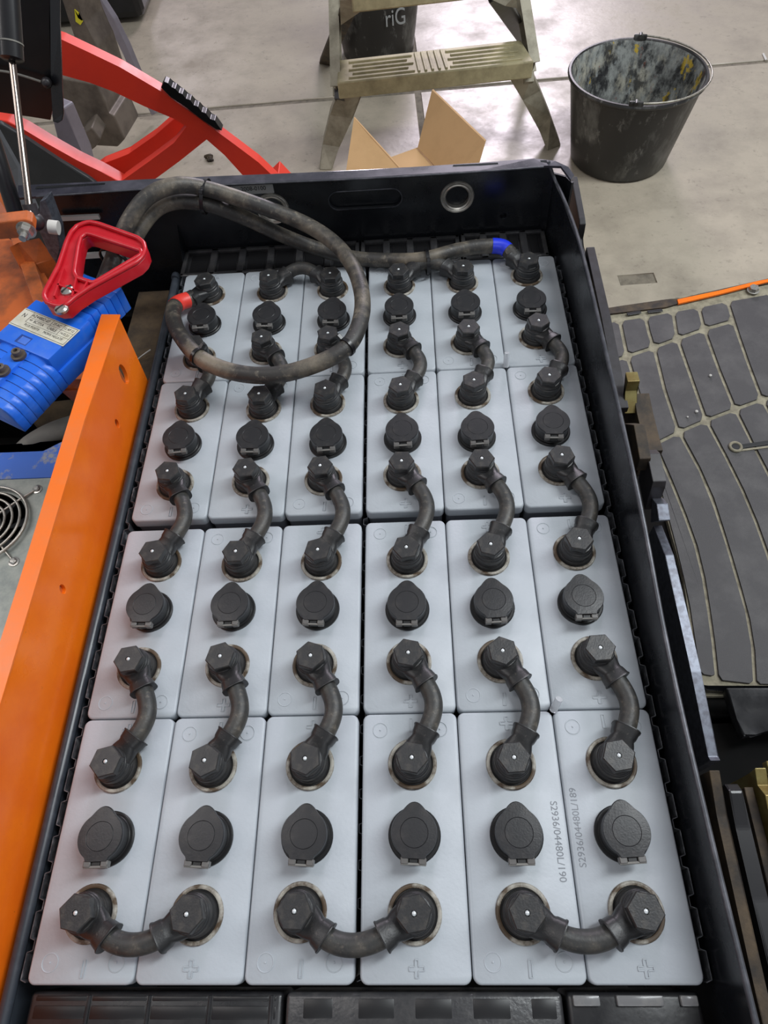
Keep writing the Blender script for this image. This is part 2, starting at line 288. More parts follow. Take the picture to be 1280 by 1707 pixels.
def marks():
    L, Hh = 0.0056, 0.0012
    bm = bmesh.new()
    def ridge(pts):
        n = len(pts)
        for i in range(n):
            a = V(*pts[i], 0.0002); b = V(*pts[(i + 1) % n], 0.0002); beam(bm, a, b, 0.0007, 0.0008)
    w = 0.0013
    ridge([(-L, -w), (-w, -w), (-w, -L), (w, -L), (w, -w), (L, -w), (L, w), (w, w), (w, L), (-w, L), (-w, w), (-L, w)])
    plus = bm; bm = bmesh.new(); w = 0.0012
    for a, b in (((-w, -L), (w, -L)), ((w, -L), (w, L)), ((w, L), (-w, L)), ((-w, L), (-w, -L))): beam(bm, V(*a, .0002), V(*b, .0002), 0.0006, 0.0007)
    minus = bm
    bm = bmesh.new(); tube(bm, [V(x, y, 0) for x, y in circ(0, 0, 0.0062, n=24)], 0.00045, 6, closed=True)
    lathe(bm, [(0.0008, 0), (0.0006, 0.0006), (0, 0.0007)], 8)
    return plus, minus, bm
def to_mesh(name, bm, mats, smooth=40):
    bmesh.ops.recalc_face_normals(bm, faces=bm.faces); me = bpy.data.meshes.new(name); bm.to_mesh(me); bm.free()
    for x in mats: me.materials.append(M[x])
    for p in me.polygons: p.use_smooth = True
    me.set_sharp_from_angle(angle=math.radians(smooth)); return me
_p, _m, _c = marks()
ME = {'plus': to_mesh('plus_mark', _p, ['cell']), 'minus': to_mesh('minus_mark', _m, ['cell']), 'mould': to_mesh('mould_mark', _c, ['cell'])}
def lid_mesh():
    bm = bmesh.new(); o = rrect(-WX / 2 + .0004, WX / 2 - .0004, 0.0004, 0.1976, 0.006)
    prev = None
    for inset, z in ((0, -0.012), (0, -0.0022), (0.0006, -0.0006), (0.0018, 0.0)):
        pts = rrect(-WX / 2 + .0004 + inset, WX / 2 - .0004 - inset, .0004 + inset, .1976 - inset, 0.006 - inset)
        ring = [bm.verts.new((x, y, z)) for x, y in pts]
        if prev:
            for k in range(len(ring)): bm.faces.new((prev[k], prev[(k + 1) % len(ring)], ring[(k + 1) % len(ring)], ring[k]))
        prev = ring
    bm.faces.new(prev); return bm
ME['lid'] = to_mesh('cell_lid', lid_mesh(), ['cell'], 50)
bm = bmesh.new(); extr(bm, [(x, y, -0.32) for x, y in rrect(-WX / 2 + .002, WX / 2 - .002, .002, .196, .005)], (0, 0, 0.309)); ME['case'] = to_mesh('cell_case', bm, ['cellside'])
bm = bmesh.new(); lathe(bm, [(0.0208, 0), (0.0208, 0.0012), (0.0200, 0.0022), (0.0188, 0.0024), (0.0176, 0.0018), (0.0174, 0.0002)], 40); ME['ring'] = to_mesh('pole_ring', bm, ['ring'])
bm = bmesh.new(); lathe(bm, [(0.0175, 0.0003), (0.0172, 0.0016), (0.0163, 0.0012), (0.0155, 0.0050), (0.0145, 0.0062), (0.0125, 0.0064), (0, 0.0064)], 36); ME['seal'] = to_mesh('pole_seal', bm, ['rubber'], 30)
# vent plug: collar, lid with thumb tab, hinge
bm = bmesh.new(); lathe(bm, [(0.0212, 0), (0.0212, 0.0022), (0.0204, 0.0030), (0.0186, 0.0030), (0.0186, 0.0036), (0.0180, 0.0042), (0.0172, 0.0160), (0, 0.0160)], 40); ME['collar'] = to_mesh('vent_plug', bm, ['capdark'], 30)
def vlid():
    bm = bmesh.new(); out = []
    R_ = 0.0183
    inn = []
    for k in range(64):
        a = 2 * math.pi * k / 64; r = R_
        d = abs(((math.degrees(a) - 90 + 180) % 360) - 180)
        if d < 38: r = R_ + 0.0044 * (0.5 + 0.5 * math.cos(math.radians(d * 180 / 38)))
        out.append([r * math.cos(a), r * math.sin(a)]); inn.append((math.cos(a), math.sin(a)))
    for p in out:
        if p[1] < -0.0135 : p[1] = -0.0185 if abs(p[0]) < 0.0095 else max(p[1], -0.0185)
    def ring(s, z): return [bm.verts.new((x * s, y * s, z)) for x, y in out]
    def cring(r, z): return [bm.verts.new((x * r, y * r, z)) for x, y in inn]
    rs = [ring(0.985, 0.0150), ring(1.0, 0.0158), ring(1.0, 0.0180), ring(0.972, 0.0190), cring(0.0112, 0.0193), cring(0.0109, 0.0190), cring(0.0106, 0.0193), cring(0.003, 0.0194)]
    for A, B in zip(rs, rs[1:]):
        for k in range(64): bm.faces.new((A[k], A[(k + 1) % 64], B[(k + 1) % 64], B[k]))
    bm.faces.new(rs[-1]); bm.faces.new(rs[0][::-1]); return bm
ME['vlid'] = to_mesh('vent_lid', vlid(), ['cap'], 35)
bm = bmesh.new()
for x0, x1 in ((-0.0100, -0.0040), (0.0040, 0.0100)): box(bm, x0, x1, -0.0222, -0.0172, 0.0120, 0.0186, 0.0006, 1)
ME['lug'] = to_mesh('hinge_lug', bm, ['lug'])
bm = bmesh.new(); box(bm, -0.0036, 0.0036, -0.0215, -0.0160, 0.0105, 0.0176, 0.0006, 1); ME['tongue'] = to_mesh('hinge_tongue', bm, ['capdark'])
bm = bmesh.new(); cyl(bm, (-0.0098, -0.0218, 0.0172), (0.0098, -0.0218, 0.0172), 0.0010, 8); ME['hpin'] = to_mesh('hinge_pin', bm, ['glint'])
ROWN = ['nearest row', 'second row from the front', 'third row from the front', 'farthest row']
COLN = ['first from the left', 'second from the left', 'third from the left', 'third from the right', 'second from the right', 'last on the right']
CAPX = [[(-0.2073, 0.0997), (-0.1245, 0.0993), (-0.0422, 0.0998), (0.045, 0.0998), (0.1265, 0.099), (0.2091, 0.0994)], [(-0.2081, 0.3015), (-0.1256, 0.3002), (-0.0432, 0.2989), (0.0435, 0.2962), (0.1245, 0.2962), (0.2074, 0.2972)], [(-0.2079, 0.5059), (-0.124, 0.5024), (-0.0414, 0.5006), (0.0427, 0.5029), (0.1251, 0.501), (0.2072, 0.505)], [(-0.2095, 0.7005), (-0.1252, 0.6977), (-0.0422, 0.6982), (0.0424, 0.6996), (0.1254, 0.7), (0.2069, 0.7004)]]
for r in range(4):
    for c in range(6):
        pol = 'minus' if c % 2 == 0 else 'plus'
        t = thing('battery_cell', f'light grey battery cell in the {ROWN[r]}, {COLN[c]}', 'battery cell', (XC[c], YB[r], 0), 'traction battery cells')
        obj('cell_case', ME['case'], t); obj('cell_lid', ME['lid'], t)
        for e, front in ((0, True), (1, False)):
            bx, by = BOLTS[r][e][c]
            o = obj('pole_ring', ME['ring'], t, (bx - XC[c], by - YB[r], 0.0), random.uniform(0, 6)); o['label'] = 'brown stained ring around the pole'
            obj('pole_seal', ME['seal'], o)
            kind = pol if front else ('plus' if pol == 'minus' else 'minus')
            y = 0.0105 if front else 0.1875
            obj(kind + '_mark', ME[kind], t, (0.001, y, 0.0001))
            if kind == 'minus':
                for sx in (-0.026, 0.026): obj('mould_mark', ME['mould'], t, (sx, y + (0.004 if front else -0.004), 0.0))
        vx, vy = CAPX[r][c]
        v = obj('vent_plug', ME['collar'], t, (vx - XC[c], vy - YB[r], 0), math.radians(random.uniform(-4, 4)))
        l = obj('vent_lid', ME['vlid'], v, (0, 0, random.uniform(0, .0006)))
        obj('hinge_lug', ME['lug'], v); obj('hinge_tongue', ME['tongue'], v); h = obj('hinge_pin', ME['hpin'], v); h['label'] = 'hinge edge with its glint painted on'
        if (r, c) == (0, 4): text_mesh('S2936/04480L/190', 0.0078, 'inkgrey', t, Matrix.Translation((0.0325, 0.095, 0.0001)) @ Matrix.Rotation(math.radians(-90), 4, 'Z'), 'printed_code', 0.00005)
        if (r, c) == (0, 5): text_mesh('S2936/04480L/189', 0.0078, 'inkgrey', t, Matrix.Translation((-0.0335, 0.105, 0.0001)) @ Matrix.Rotation(math.radians(90), 4, 'Z'), 'printed_code', 0.00005)

# ------------------------------------------------------------ cell links (cable jumpers with boots and bolts)
bm = bmesh.new(); lathe(bm, [(0.0132, 0.0188), (0.0132, 0.0200), (0.0128, 0.0208), (0.0118, 0.0211), (0, 0.0211)], 30)
hx = lambda R_, z: [bm.verts.new((R_ * math.cos(math.pi / 3 * k), R_ * math.sin(math.pi / 3 * k), z)) for k in range(6)]
rr = [hx(0.0136, 0.0208), hx(0.0136, 0.0272), hx(0.0127, 0.0282)]
for A, B in zip(rr, rr[1:]):
    for k in range(6): bm.faces.new((A[k], A[(k + 1) % 6], B[(k + 1) % 6], B[k]))
cen = [bm.verts.new((0.0024 * math.cos(math.pi / 3 * k), 0.0024 * math.sin(math.pi / 3 * k), 0.0282)) for k in range(6)]
for k in range(6): bm.faces.new((rr[2][k], rr[2][(k + 1) % 6], cen[(k + 1) % 6], cen[k]))
cd = [bm.verts.new((v.co.x, v.co.y, 0.0268)) for v in cen]
for k in range(6): bm.faces.new((cen[k], cen[(k + 1) % 6], cd[(k + 1) % 6], cd[k]))
ME['bolt'] = to_mesh('terminal_bolt', bm, ['bolt'], 20)
bm = bmesh.new(); lathe(bm, [(0.0019, 0.0266), (0.0018, 0.0276), (0.0012, 0.0282), (0, 0.0284)], 12); ME['pin'] = to_mesh('test_point', bm, ['pin'])
def sup(w, h, zc, s, n=20, e=3.0):
    pts = []
    for k in range(n):
        a = 2 * math.pi * k / n; c_, s_ = math.cos(a), math.sin(a)
        pts.append(Vector((s, math.copysign(abs(c_) ** (2 / e), c_) * w / 2, zc + math.copysign(abs(s_) ** (2 / e), s_) * h / 2)))
    return pts
def boot_mesh():
    bm = bmesh.new(); lathe(bm, [(0.0150, 0.0058), (0.0153, 0.0075), (0.0146, 0.0084), (0.0146, 0.0098), (0.0150, 0.0104), (0.0148, 0.0150), (0.0140, 0.0158), (0.0138, 0.0182), (0.0130, 0.0190), (0, 0.0190)], 32)
    prev = None
    for s, w, h, zc in ((0.001, .0252, .0110, .0125), (0.009, .0246, .0112, .0125), (0.0145, .0222, .0130, .0125), (0.0185, .0190, .0160, .0125), (0.0200, .0192, .0172, .0125), (0.0215, .0208, .0186, .0125), (0.0270, .0224, .0196, .0125), (0.0280, .0240, .0206, .0125), (0.0288, .0238, .0204, .0125), (0.0288, .0180, .0165, .0125)):
        ring = [bm.verts.new(p) for p in sup(w, h, zc, s)]
        if prev:
            for k in range(20): bm.faces.new((prev[k], prev[(k + 1) % 20], ring[(k + 1) % 20], ring[k]))
        else: bm.faces.new(ring)
        prev = ring
    bm.faces.new(prev); return bm
ME['boot'] = to_mesh('terminal_boot', boot_mesh(), ['boot'], 32)
def end_fit(t, p, ang):
    b = obj('terminal_boot', ME['boot'], t, (p[0], p[1], random.uniform(-.0003, .0004)), ang)
    h = obj('terminal_bolt', ME['bolt'], t, (p[0], p[1], 0), random.uniform(0, 1.05)); obj('test_point', ME['pin'], h)
def link(a, b, bow, ang, label, hz=0.0125, k=0.44, lift=0.0):
    """a, b pole positions; bow: unit vector of the side the cable swings to; ang: degrees between chord and boot"""
    a = V(a[0], a[1], 0); b = V(b[0], b[1], 0); ch = (b - a).normalized(); bw = Vector((bow[0], bow[1], 0))
    bw = (bw - ch * bw.dot(ch)).normalized(); A = math.radians(ang + random.uniform(-3, 3)); B = math.radians(ang + random.uniform(-3, 3))
    da = ch * math.cos(A) + bw * math.sin(A); db = -ch * math.cos(B) + bw * math.sin(B)
    mid = (a + b) / 2; t = thing('cell_link', label, 'battery cable link', (mid.x, mid.y, 0), 'cable links between the cells')
    la, lb = a - mid, b - mid
    end_fit(t, la, math.atan2(da.y, da.x)); end_fit(t, lb, math.atan2(db.y, db.x))
    p0 = la + da * 0.0235; p3 = lb + db * 0.0235; d = (p3 - p0).length * k; d = max(d, 0.012)
    p1 = p0 + da * d; p2 = p3 + db * d; up = V(0, 0, hz); path = []
    for i in range(25):
        s = i / 24; q = p0 * (1 - s) ** 3 + p1 * 3 * s * (1 - s) ** 2 + p2 * 3 * s * s * (1 - s) + p3 * s ** 3; path.append(q + up + V(0, 0, lift * math.sin(math.pi * s)))
    bm = bmesh.new(); tube(bm, path, 0.0080, 18); mk('link_cable', bm, 'cable', t, 60)
cn = ['leftmost column', 'second column from the left', 'third column from the left', 'third column from the right', 'second column from the right', 'rightmost column']
for j, (ra, txt) in enumerate([(0, 'rows one and two'), (1, 'the middle gap'), (2, 'rows three and four')]):
    for c in range(6):
        link(BOLTS[ra + 1][0][c], BOLTS[ra][1][c], (1, 0), 33 if j == 2 else 31, f'curved black cable link across {txt}, {cn[c]}', k=0.47)
link(BOLTS[0][0][0], BOLTS[0][0][1], (0, -1), 33, 'curved black cable link joining the two near-left corner cells', k=0.36)
link(BOLTS[0][0][2], BOLTS[0][0][3], (0, -1), 33, 'curved black cable link at the near edge, middle of three', k=0.36)
link(BOLTS[0][0][4], BOLTS[0][0][5], (0, -1), 33, 'curved black cable link joining the two near-right corner cells', k=0.36)
link(BOLTS[3][1][1], BOLTS[3][1][2], (0, 1), 38, 'curved black cable link at the far edge, inside the big cable loop', k=0.36, lift=0.006)
link(BOLTS[3][1][3], BOLTS[3][1][4], (0, 1), 38, 'curved black cable link at the far edge, tied to the blue-taped lead', k=0.36, lift=0.004)

# ------------------------------------------------------------ main lead cables
b1 = BOLTS[3][1][0]; b6 = BOLTS[3][1][5]
t = thing('battery_lead', 'long dusty black lead cable with red tape, looping over the far left cells', 'cable', (b1[0], b1[1], 0))
def loc(pts, o): return [Vector(p) - Vector(o) for p in pts]
O1 = (b1[0], b1[1], 0)
LA = [(-0.3123, 0.6938, 0.0750), (-0.3029, 0.7354, 0.0850), (-0.2812, 0.7658, 0.1100), (-0.2553, 0.7921, 0.1250), (-0.2235, 0.8109, 0.1250), (-0.1923, 0.8237, 0.1100), (-0.1332, 0.8222, 0.0850), (-0.0744, 0.8103, 0.0620), (-0.0356, 0.7793, 0.0520), (-0.0110, 0.7312, 0.0500), (-0.0006, 0.6793, 0.0500), (-0.0035, 0.6356, 0.0500), (-0.0173, 0.5997, 0.0500), (-0.0500, 0.5797, 0.0460), (-0.0977, 0.5681, 0.0430), (-0.1455, 0.5756, 0.0420), (-0.1885, 0.5999, 0.0420), (-0.2218, 0.6455, 0.0360), (-0.2400, 0.6866, 0.0280), (-0.2437, 0.7188, 0.0210)]
a1 = math.atan2(LA[-1][1] - b1[1], LA[-1][0] - b1[0])
end_fit(t, V(0, 0, 0), a1)
e1 = V(math.cos(a1) * 0.024, math.sin(a1) * 0.024, 0.0125)
tube_obj('lead_cable', loc(LA, O1) + [e1], 0.0098, 'cable2', t, 18)
_q = catmull(loc(LA[-2:], O1) + [e1], 10)
bm = bmesh.new(); tube(bm, _q[9:17], 0.0103, 18); mk('red_tape', bm, 'redtape', t, 50)
O6 = (b6[0], b6[1], 0)
t6 = thing('battery_lead', 'long dusty black lead cable with blue tape, running to the far right cell', 'cable', O6)
LB = [(-0.3101, 0.7028, 0.0600), (-0.2989, 0.7453, 0.0700), (-0.2776, 0.7772, 0.0900), (-0.2559, 0.8042, 0.1000), (-0.2287, 0.8164, 0.1000), (-0.1938, 0.8205, 0.0900), (-0.1538, 0.8257, 0.0650), (-0.1108, 0.8217, 0.0400), (-0.0652, 0.8159, 0.0200), (-0.0170, 0.8036, 0.0120), (0.0315, 0.7947, 0.0120), (0.0753, 0.7832, 0.0200), (0.1192, 0.7965, 0.0200), (0.1512, 0.8024, 0.0200), (0.1812, 0.8012, 0.0180)]
a6 = math.atan2(LB[-1][1] - b6[1], LB[-1][0] - b6[0]); end_fit(t6, V(0, 0, 0), a6)
e6 = V(math.cos(a6) * 0.024, math.sin(a6) * 0.024, 0.0125)
tube_obj('lead_cable', loc(LB, O6) + [e6], 0.0094, 'cable2', t6, 18)
_q = catmull(loc(LB[-3:], O6) + [e6], 10); bm = bmesh.new(); tube(bm, _q[15:24], 0.0099, 18); mk('blue_tape', bm, 'bluetape', t6, 50)
def tie(c, d, r, label, h=1.0, squash=1.0):
    c = Vector(c); d = Vector(d).normalized(); s = d.cross(V(0, 0, 1)).normalized(); u = s.cross(d)
    t = thing('cable_tie', label, 'cable tie', c)
    bm = bmesh.new(); path = [(s * math.cos(a) * r + u * math.sin(a) * r * squash) for a in [2 * math.pi * k / 28 for k in range(28)]]
    n = len(path); rings = []
    for p in path:
        o_ = p.normalized(); rings.append([bm.verts.new(p + d * a + o_ * b) for a, b in ((-.0022, -.0004), (.0022, -.0004), (.0022, .0009), (-.0022, .0009))])
    for i in range(n):
        for k in range(4): bm.faces.new((rings[i][k], rings[i][(k + 1) % 4], rings[(i + 1) % n][(k + 1) % 4], rings[(i + 1) % n][k]))
    mk('strap', bm, 'black', t, 40)
    bm = bmesh.new(); beam(bm, s * (r * .6) + u * (r * squash * .7), s * (r * .6 + .006) + u * (r * squash * .7 + .004), 0.005, 0.005, d, .0006); mk('tie_head', bm, 'black', t)
tie((-0.1968, 0.8245, 0.1000), (1, -.15, -.2), 0.0205, 'black cable tie holding both lead cables above the far wall')
tie((-0.0173, 0.5997, 0.0500), (-.6, -.75, 0), 0.0105, 'black cable tie on the loop near its right bottom bend')
tie((-0.1918, 0.6029, 0.0420), (-.7, .6, 0), 0.0105, 'black cable tie on the loop near its left bottom bend')
tie((0.0807, 0.7819, 0.0160), (1, .1, 0), 0.0155, 'black cable tie around the blue-taped lead and far link', squash=1.0)
tie((-0.3054, 0.7375, 0.0800), (.25, .9, .1), 0.0170, 'black cable tie around the leads behind the red handle')
# small clear plugs standing between cells
for p, q, lb in (((0.1677, 0.6055, 0.0000), (0.1683, 0.6121, 0.0160), 'small clear plastic peg between cells of third and farthest rows'), ((0.1690, 0.1978, 0.0000), (0.1731, 0.2043, 0.0120), 'small clear plastic peg between cells of nearest and second rows')):
    bm = bmesh.new(); cyl(bm, p, q, 0.0035, 14, 0.0032); tag(mk('plastic_peg', bm, 'clear', None, 50), lb, 'peg', 'clear pegs between the cells')

# ------------------------------------------------------------ battery tray and its plastic spacers
tray = thing('battery_tray', 'dark steel tray around the grey cells, rounded rim on its left', 'tray', (0, 0.4, -0.33))
def T(p): return Vector(p) - Vector((0, 0.4, -0.33))
bm = bmesh.new(); box(bm, -0.262, 0.262, -0.46, 0.46, -0.006, 0.004); mk('tray_floor', bm, 'void', tray)
tube_obj('tray_rim', [T((-0.2655, -0.08, -0.008)), T((-0.2655, 0.2, -0.006)), T((-0.2655, 0.5, -0.006)), T((-0.2655, 0.775, -0.004)), T((-0.2655, 0.797, 0.0)), T((-0.2655, 0.806, -0.004)), T((-0.2655, 0.808, -0.03))], 0.0050, 'trayrim', tray, 12)
bm = bmesh.new(); box(bm, -0.2695, -0.2615, -0.46, 0.408, 0.0, 0.322); mk('tray_side', bm, 'trayrim', tray)
def gap_strip(x, side, y0, y1, label, zt=-0.004):
    """folded black strip with square crenels filling the gap beside the cells"""
    bm = bmesh.new(); y = y0; pts = []; w = 0.0042
    while y < y1:
        pts += [(x, y), (x + side * w, y + .0015), (x + side * w, y + .0190), (x, y + .0205)]; y += 0.0270
    th = 0.0006
    for (ax, ay), (bx, by) in zip(pts, pts[1:]): beam(bm, (ax, ay, zt - .01), (bx, by, zt - .01), th, 0.02)
    tag(mk('gap_strip', bm, 'strip'), label, 'spacer strip')
gap_strip(-0.2532, -1, 0.002, 0.80, 'ribbed black spacer strip left of the cells')
gap_strip(0.2528, 1, 0.002, 0.80, 'ribbed black spacer strip right of the cells')
gap_strip(-0.0012, 1, 0.002, 0.80, 'ribbed black spacer strip in the middle gap', -0.012)

def spacer(x0, x1, y0, y1, z, label, cols, rows, bw, pad, padz, rim=0.003):
    t = thing('spacer_block', label, 'battery spacer', ((x0 + x1) / 2, (y0 + y1) / 2, z - 0.05)); hx_, hy_ = (x1 - x0) / 2, (y1 - y0) / 2
    bm = bmesh.new(); box(bm, -hx_, hx_, -hy_, hy_, 0, 0.046, 0.003, 2); mk('spacer_body', bm, 'spacer', t, 40)
    bm = bmesh.new(); xs_ = [-hx_ + rim + (2 * hx_ - 2 * rim) * i / cols for i in range(cols + 1)]; ys_ = [-hy_ + rim + (2 * hy_ - 2 * rim) * i / rows for i in range(rows + 1)]
    for x in xs_[1:-1]: box(bm, x - bw / 2, x + bw / 2, -hy_ + .001, hy_ - .001, 0.045, 0.050, 0.001, 1)
    for i, y in enumerate(ys_[1:-1]): box(bm, -hx_ + .001, hx_ - .001, y - bw / 2, y + bw / 2, 0.045, 0.050, 0.001, 1)
    for x in (xs_[0], xs_[-1]): box(bm, x - rim, x + rim, -hy_, hy_, 0.040, 0.050, 0.0015, 2)
    for y in (ys_[0], ys_[-1]): box(bm, -hx_, hx_, y - rim, y + rim, 0.040, 0.050, 0.0015, 2)
    mk('spacer_ribs', bm, 'spacerlight', t)
    for i in range(cols):
        for j in range(rows):
            bm = bmesh.new(); box(bm, xs_[i] + bw / 2 + .002, xs_[i + 1] - bw / 2 - .002, ys_[j] + bw / 2 + .001, ys_[j + 1] - bw / 2 - .001, 0.044, 0.046 + padz, 0.0012, 1); mk('spacer_pad', bm, pad, t)
spacer(-0.262, -0.012, 0.806, 0.8625, -0.004, 'black ribbed plastic spacer behind the cells, left of three', 6, 1, 0.010, 'spacerdark', 0.0005)
spacer(-0.010, 0.128, 0.806, 0.8625, -0.004, 'black ribbed plastic spacer behind the cells, middle of three', 4, 1, 0.010, 'spacerdark', 0.0005)
spacer(0.130, 0.246, 0.806, 0.8625, -0.002, 'black ribbed plastic spacer behind the cells, right of three', 4, 1, 0.010, 'spacerdark', 0.0005)
def spacer_pads(x0, x1, y0, y1, z, label, xp, yp, m, proud, body='spacer', ribs=()):
    t = thing('spacer_block', label, 'battery spacer', ((x0 + x1) / 2, (y0 + y1) / 2, z - 0.05)); cx, cy = (x0 + x1) / 2, (y0 + y1) / 2
    bm = bmesh.new(); box(bm, x0 - cx, x1 - cx, y0 - cy, y1 - cy, 0, 0.050, 0.0035, 3); mk('spacer_body', bm, body, t, 40)
    for a, b in xp:
        for c_, d in yp:
            bm = bmesh.new(); box(bm, a - cx, b - cx, c_ - cy, d - cy, 0.048, 0.050 + proud, 0.0010, 2); mk('spacer_pad', bm, m, t, 40)
    for r_ in ribs:
        bm = bmesh.new(); box(bm, r_ - cx - .0012, r_ - cx + .0012, y0 - cy + .002, y1 - cy - .002, 0.048, 0.0515, 0.0006, 1); mk('spacer_rib', bm, body, t)
_x = [-0.2035 + 0.0463 * i for i in range(4)]
spacer_pads(-0.250, -0.056, -0.075, -0.004, -0.010, 'black ribbed plastic spacer in front of the cells, left of three', [(a + .002, b - .002) for a, b in zip([-0.247] + _x, _x + [-0.059])], [(-0.0100, -0.0065), (-0.0210, -0.0125), (-0.034, -0.0240), (-0.072, -0.037)], 'spacerdark', 0.0006, 'spacer', _x)
spacer_pads(-0.053, 0.149, -0.075, -0.004, -0.006, 'black plastic spacer with sunken square flats in front of the cells, middle', [(-0.040, -0.018), (0.0005, 0.0270), (0.0420, 0.0690), (0.0840, 0.1110), (0.1260, 0.1440)], [(-0.0200, -0.0075), (-0.060, -0.036)], 'spacerdark', 0.0003, 'spacerlight')
spacer_pads(0.152, 0.247, -0.075, -0.004, -0.006, 'black plastic spacer with glossy pads in front of the cells, right', [(0.1560, 0.1750), (0.1870, 0.2200), (0.2320, 0.2440)], [(-0.0120, -0.0055), (-0.0400, -0.0250), (-0.068, -0.052)], 'pocket', 0.0032, 'spacer')

# ------------------------------------------------------------ steel battery compartment of the truck
tub = thing('battery_compartment', 'black steel battery compartment with far wall and right wall', 'truck body', (0, 0.4, -0.60))
def B(p): return Vector(p) - Vector((0, 0.4, -0.60))
YW = 0.868
mxw = Matrix.Translation((0, 0.468, 0.60)) @ Matrix.Rotation(math.radians(90), 4, 'X')   # local x = x, local y = z
wall_out = [(-0.262, -0.28), (0.242, -0.28), (0.2415, 0.0), (0.2365, 0.092), (-0.43, 0.0985), (-0.43, -0.03)]
slot = [(p[0], p[1]) for p in rrect(-0.0478, 0.0505, 0.0425, 0.0690, 0.0130, 8)]
w_ = holed('back_wall', wall_out, [circ(0.124, 0.051, 0.0165), circ(-0.125, 0.050, 0.0165), slot, circ(0.188, 0.019, 0.0048, n=16)], 0.004, mxw, 'tub', tub)
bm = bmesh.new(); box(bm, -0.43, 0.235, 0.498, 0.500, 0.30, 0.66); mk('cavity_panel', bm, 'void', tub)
for sx, sz in ((0.124, 0.051), (-0.125, 0.050)):
    bm = bmesh.new(); lathe(bm, [(0.0155, -0.012), (0.0155, 0.001), (0.0172, 0.0022), (0.0185, 0.0016), (0.0195, 0.0024), (0.0215, 0.0026), (0.0228, 0.0010), (0.0228, -0.0004)], 40)
    bmesh.ops.transform(bm, matrix=Matrix.Translation((sx, 0.466, 0.60 + sz)) @ Matrix.Rotation(math.radians(90), 4, 'X'), verts=bm.verts)
    o = mk('eyelet', bm, 'chrome', tub, 40); o['label'] = 'round bright metal eyelet'
bm = bmesh.new(); path = [V(x, 0.4655, 0.60 + z) for x, z in slot]; tube(bm, path, 0.0010, 6, closed=True); mk('slot_edge', bm, 'tubedge', tub, 60)
# top flange with a rounded right corner and outer skin
fl = [(-0.4496, 0.8484, 0.0980), (-0.3797, 0.8519, 0.0980), (-0.2352, 0.8531, 0.0980), (-0.0019, 0.8516, 0.0955), (0.1510, 0.8555, 0.0930), (0.2362, 0.8586, 0.0920), (0.2538, 0.8588, 0.0900), (0.2641, 0.8361, 0.0850), (0.2693, 0.8458, 0.0850), (0.2633, 0.8597, 0.0880), (0.2476, 0.8696, 0.0910), (0.2213, 0.8744, 0.0930), (0.1523, 0.8724, 0.0930), (-0.0021, 0.8673, 0.0955), (-0.2382, 0.8718, 0.0980), (-0.4578, 0.8767, 0.0980)]
plate('top_flange', [B(p) for p in fl], (0, 0, -0.003), 'flange', tub)
edge = [(-0.4258, 0.8499, 0.0980), (-0.2350, 0.8518, 0.0980), (-0.0019, 0.8503, 0.0955), (0.1509, 0.8542, 0.0930), (0.2315, 0.8578, 0.0920)]
tube_obj('flange_edge', [B(p) - Vector((0, 0, .001)) for p in edge], 0.0013, 'tubedge', tub, 8, 4)
sk = [(0.1523, 0.8724, 0.0930), (0.2213, 0.8744, 0.0930), (0.2476, 0.8696, 0.0910), (0.2633, 0.8597, 0.0880), (0.2693, 0.8458, 0.0850)]
bm = bmesh.new()
sk = [V(-0.43, sk[0][1] + .004, .093)] + [Vector(p) for p in sk]
for a, b in zip(sk, sk[1:]): beam(bm, B((a[0], a[1], -0.06)), B((b[0], b[1], -0.06)), 0.003, 0.27)
mk('outer_skin', bm, 'tub', tub)
# right wall
rim = [(0.2365, 0.866, 0.0925), (0.2465, 0.858, 0.0720), (0.2535, 0.823, 0.0680), (0.2600, 0.735, 0.0680), (0.2600, 0.578, 0.0680), (0.2600, 0.378, 0.0610), (0.2600, 0.232, 0.0450), (0.2600, 0.092, 0.0430), (0.2600, -0.011, 0.0460), (0.2600, -0.10, 0.0480)]
base = [(0.2415, 0.866), (0.2500, 0.858), (0.2555, 0.823), (0.2600, 0.735), (0.2600, 0.578), (0.2600, 0.378), (0.2600, 0.232), (0.2600, 0.092), (0.2600, -0.011), (0.2600, -0.10)]
bm = bmesh.new(); th = Vector((0.004, 0, 0)); rv = []
for (x, y, z), (bx, by) in zip(rim, base):
    rv.append([bm.verts.new(B((x, y, z))), bm.verts.new(B((x, y, z)) + th), bm.verts.new(B((bx, by, -0.28)) + th), bm.verts.new(B((bx, by, -0.28)))])
for A, C_ in zip(rv, rv[1:]):
    for k in range(4): bm.faces.new((A[k], A[(k + 1) % 4], C_[(k + 1) % 4], C_[k]))
bm.faces.new(rv[0]); bm.faces.new(rv[-1][::-1]); mk('right_wall', bm, 'tub', tub)
tube_obj('wall_edge', [B(p) + V(0.002, 0, 0.0003) for p in rim], 0.0023, 'tubedge', tub, 10, 5)
bm = bmesh.new(); box(bm, -0.27, 0.27, -0.52, 0.47, 0.26, 0.265); mk('compartment_floor', bm, 'void', tub)
# black gusset where the left of the compartment meets the far wall
plate('corner_gusset', [B((-0.2620, 0.8757, 0.0573)), B((-0.2580, 0.8910, -0.0171)), B((-0.259, 0.826, -0.012)), B((-0.262, 0.812, -0.03)), B((-0.262, 0.812, -0.28)), B((-0.262, 0.866, -0.28))], (-0.004, 0, 0), 'tub', tub, 0.001)
tube_obj('gusset_edge', [B((-0.2620, 0.8757, 0.0573)), B((-0.2600, 0.8841, 0.0236)), B((-0.2580, 0.8910, -0.0171)), B((-0.259, 0.826, -0.012))], 0.0016, 'tubedge', tub, 8, 4)
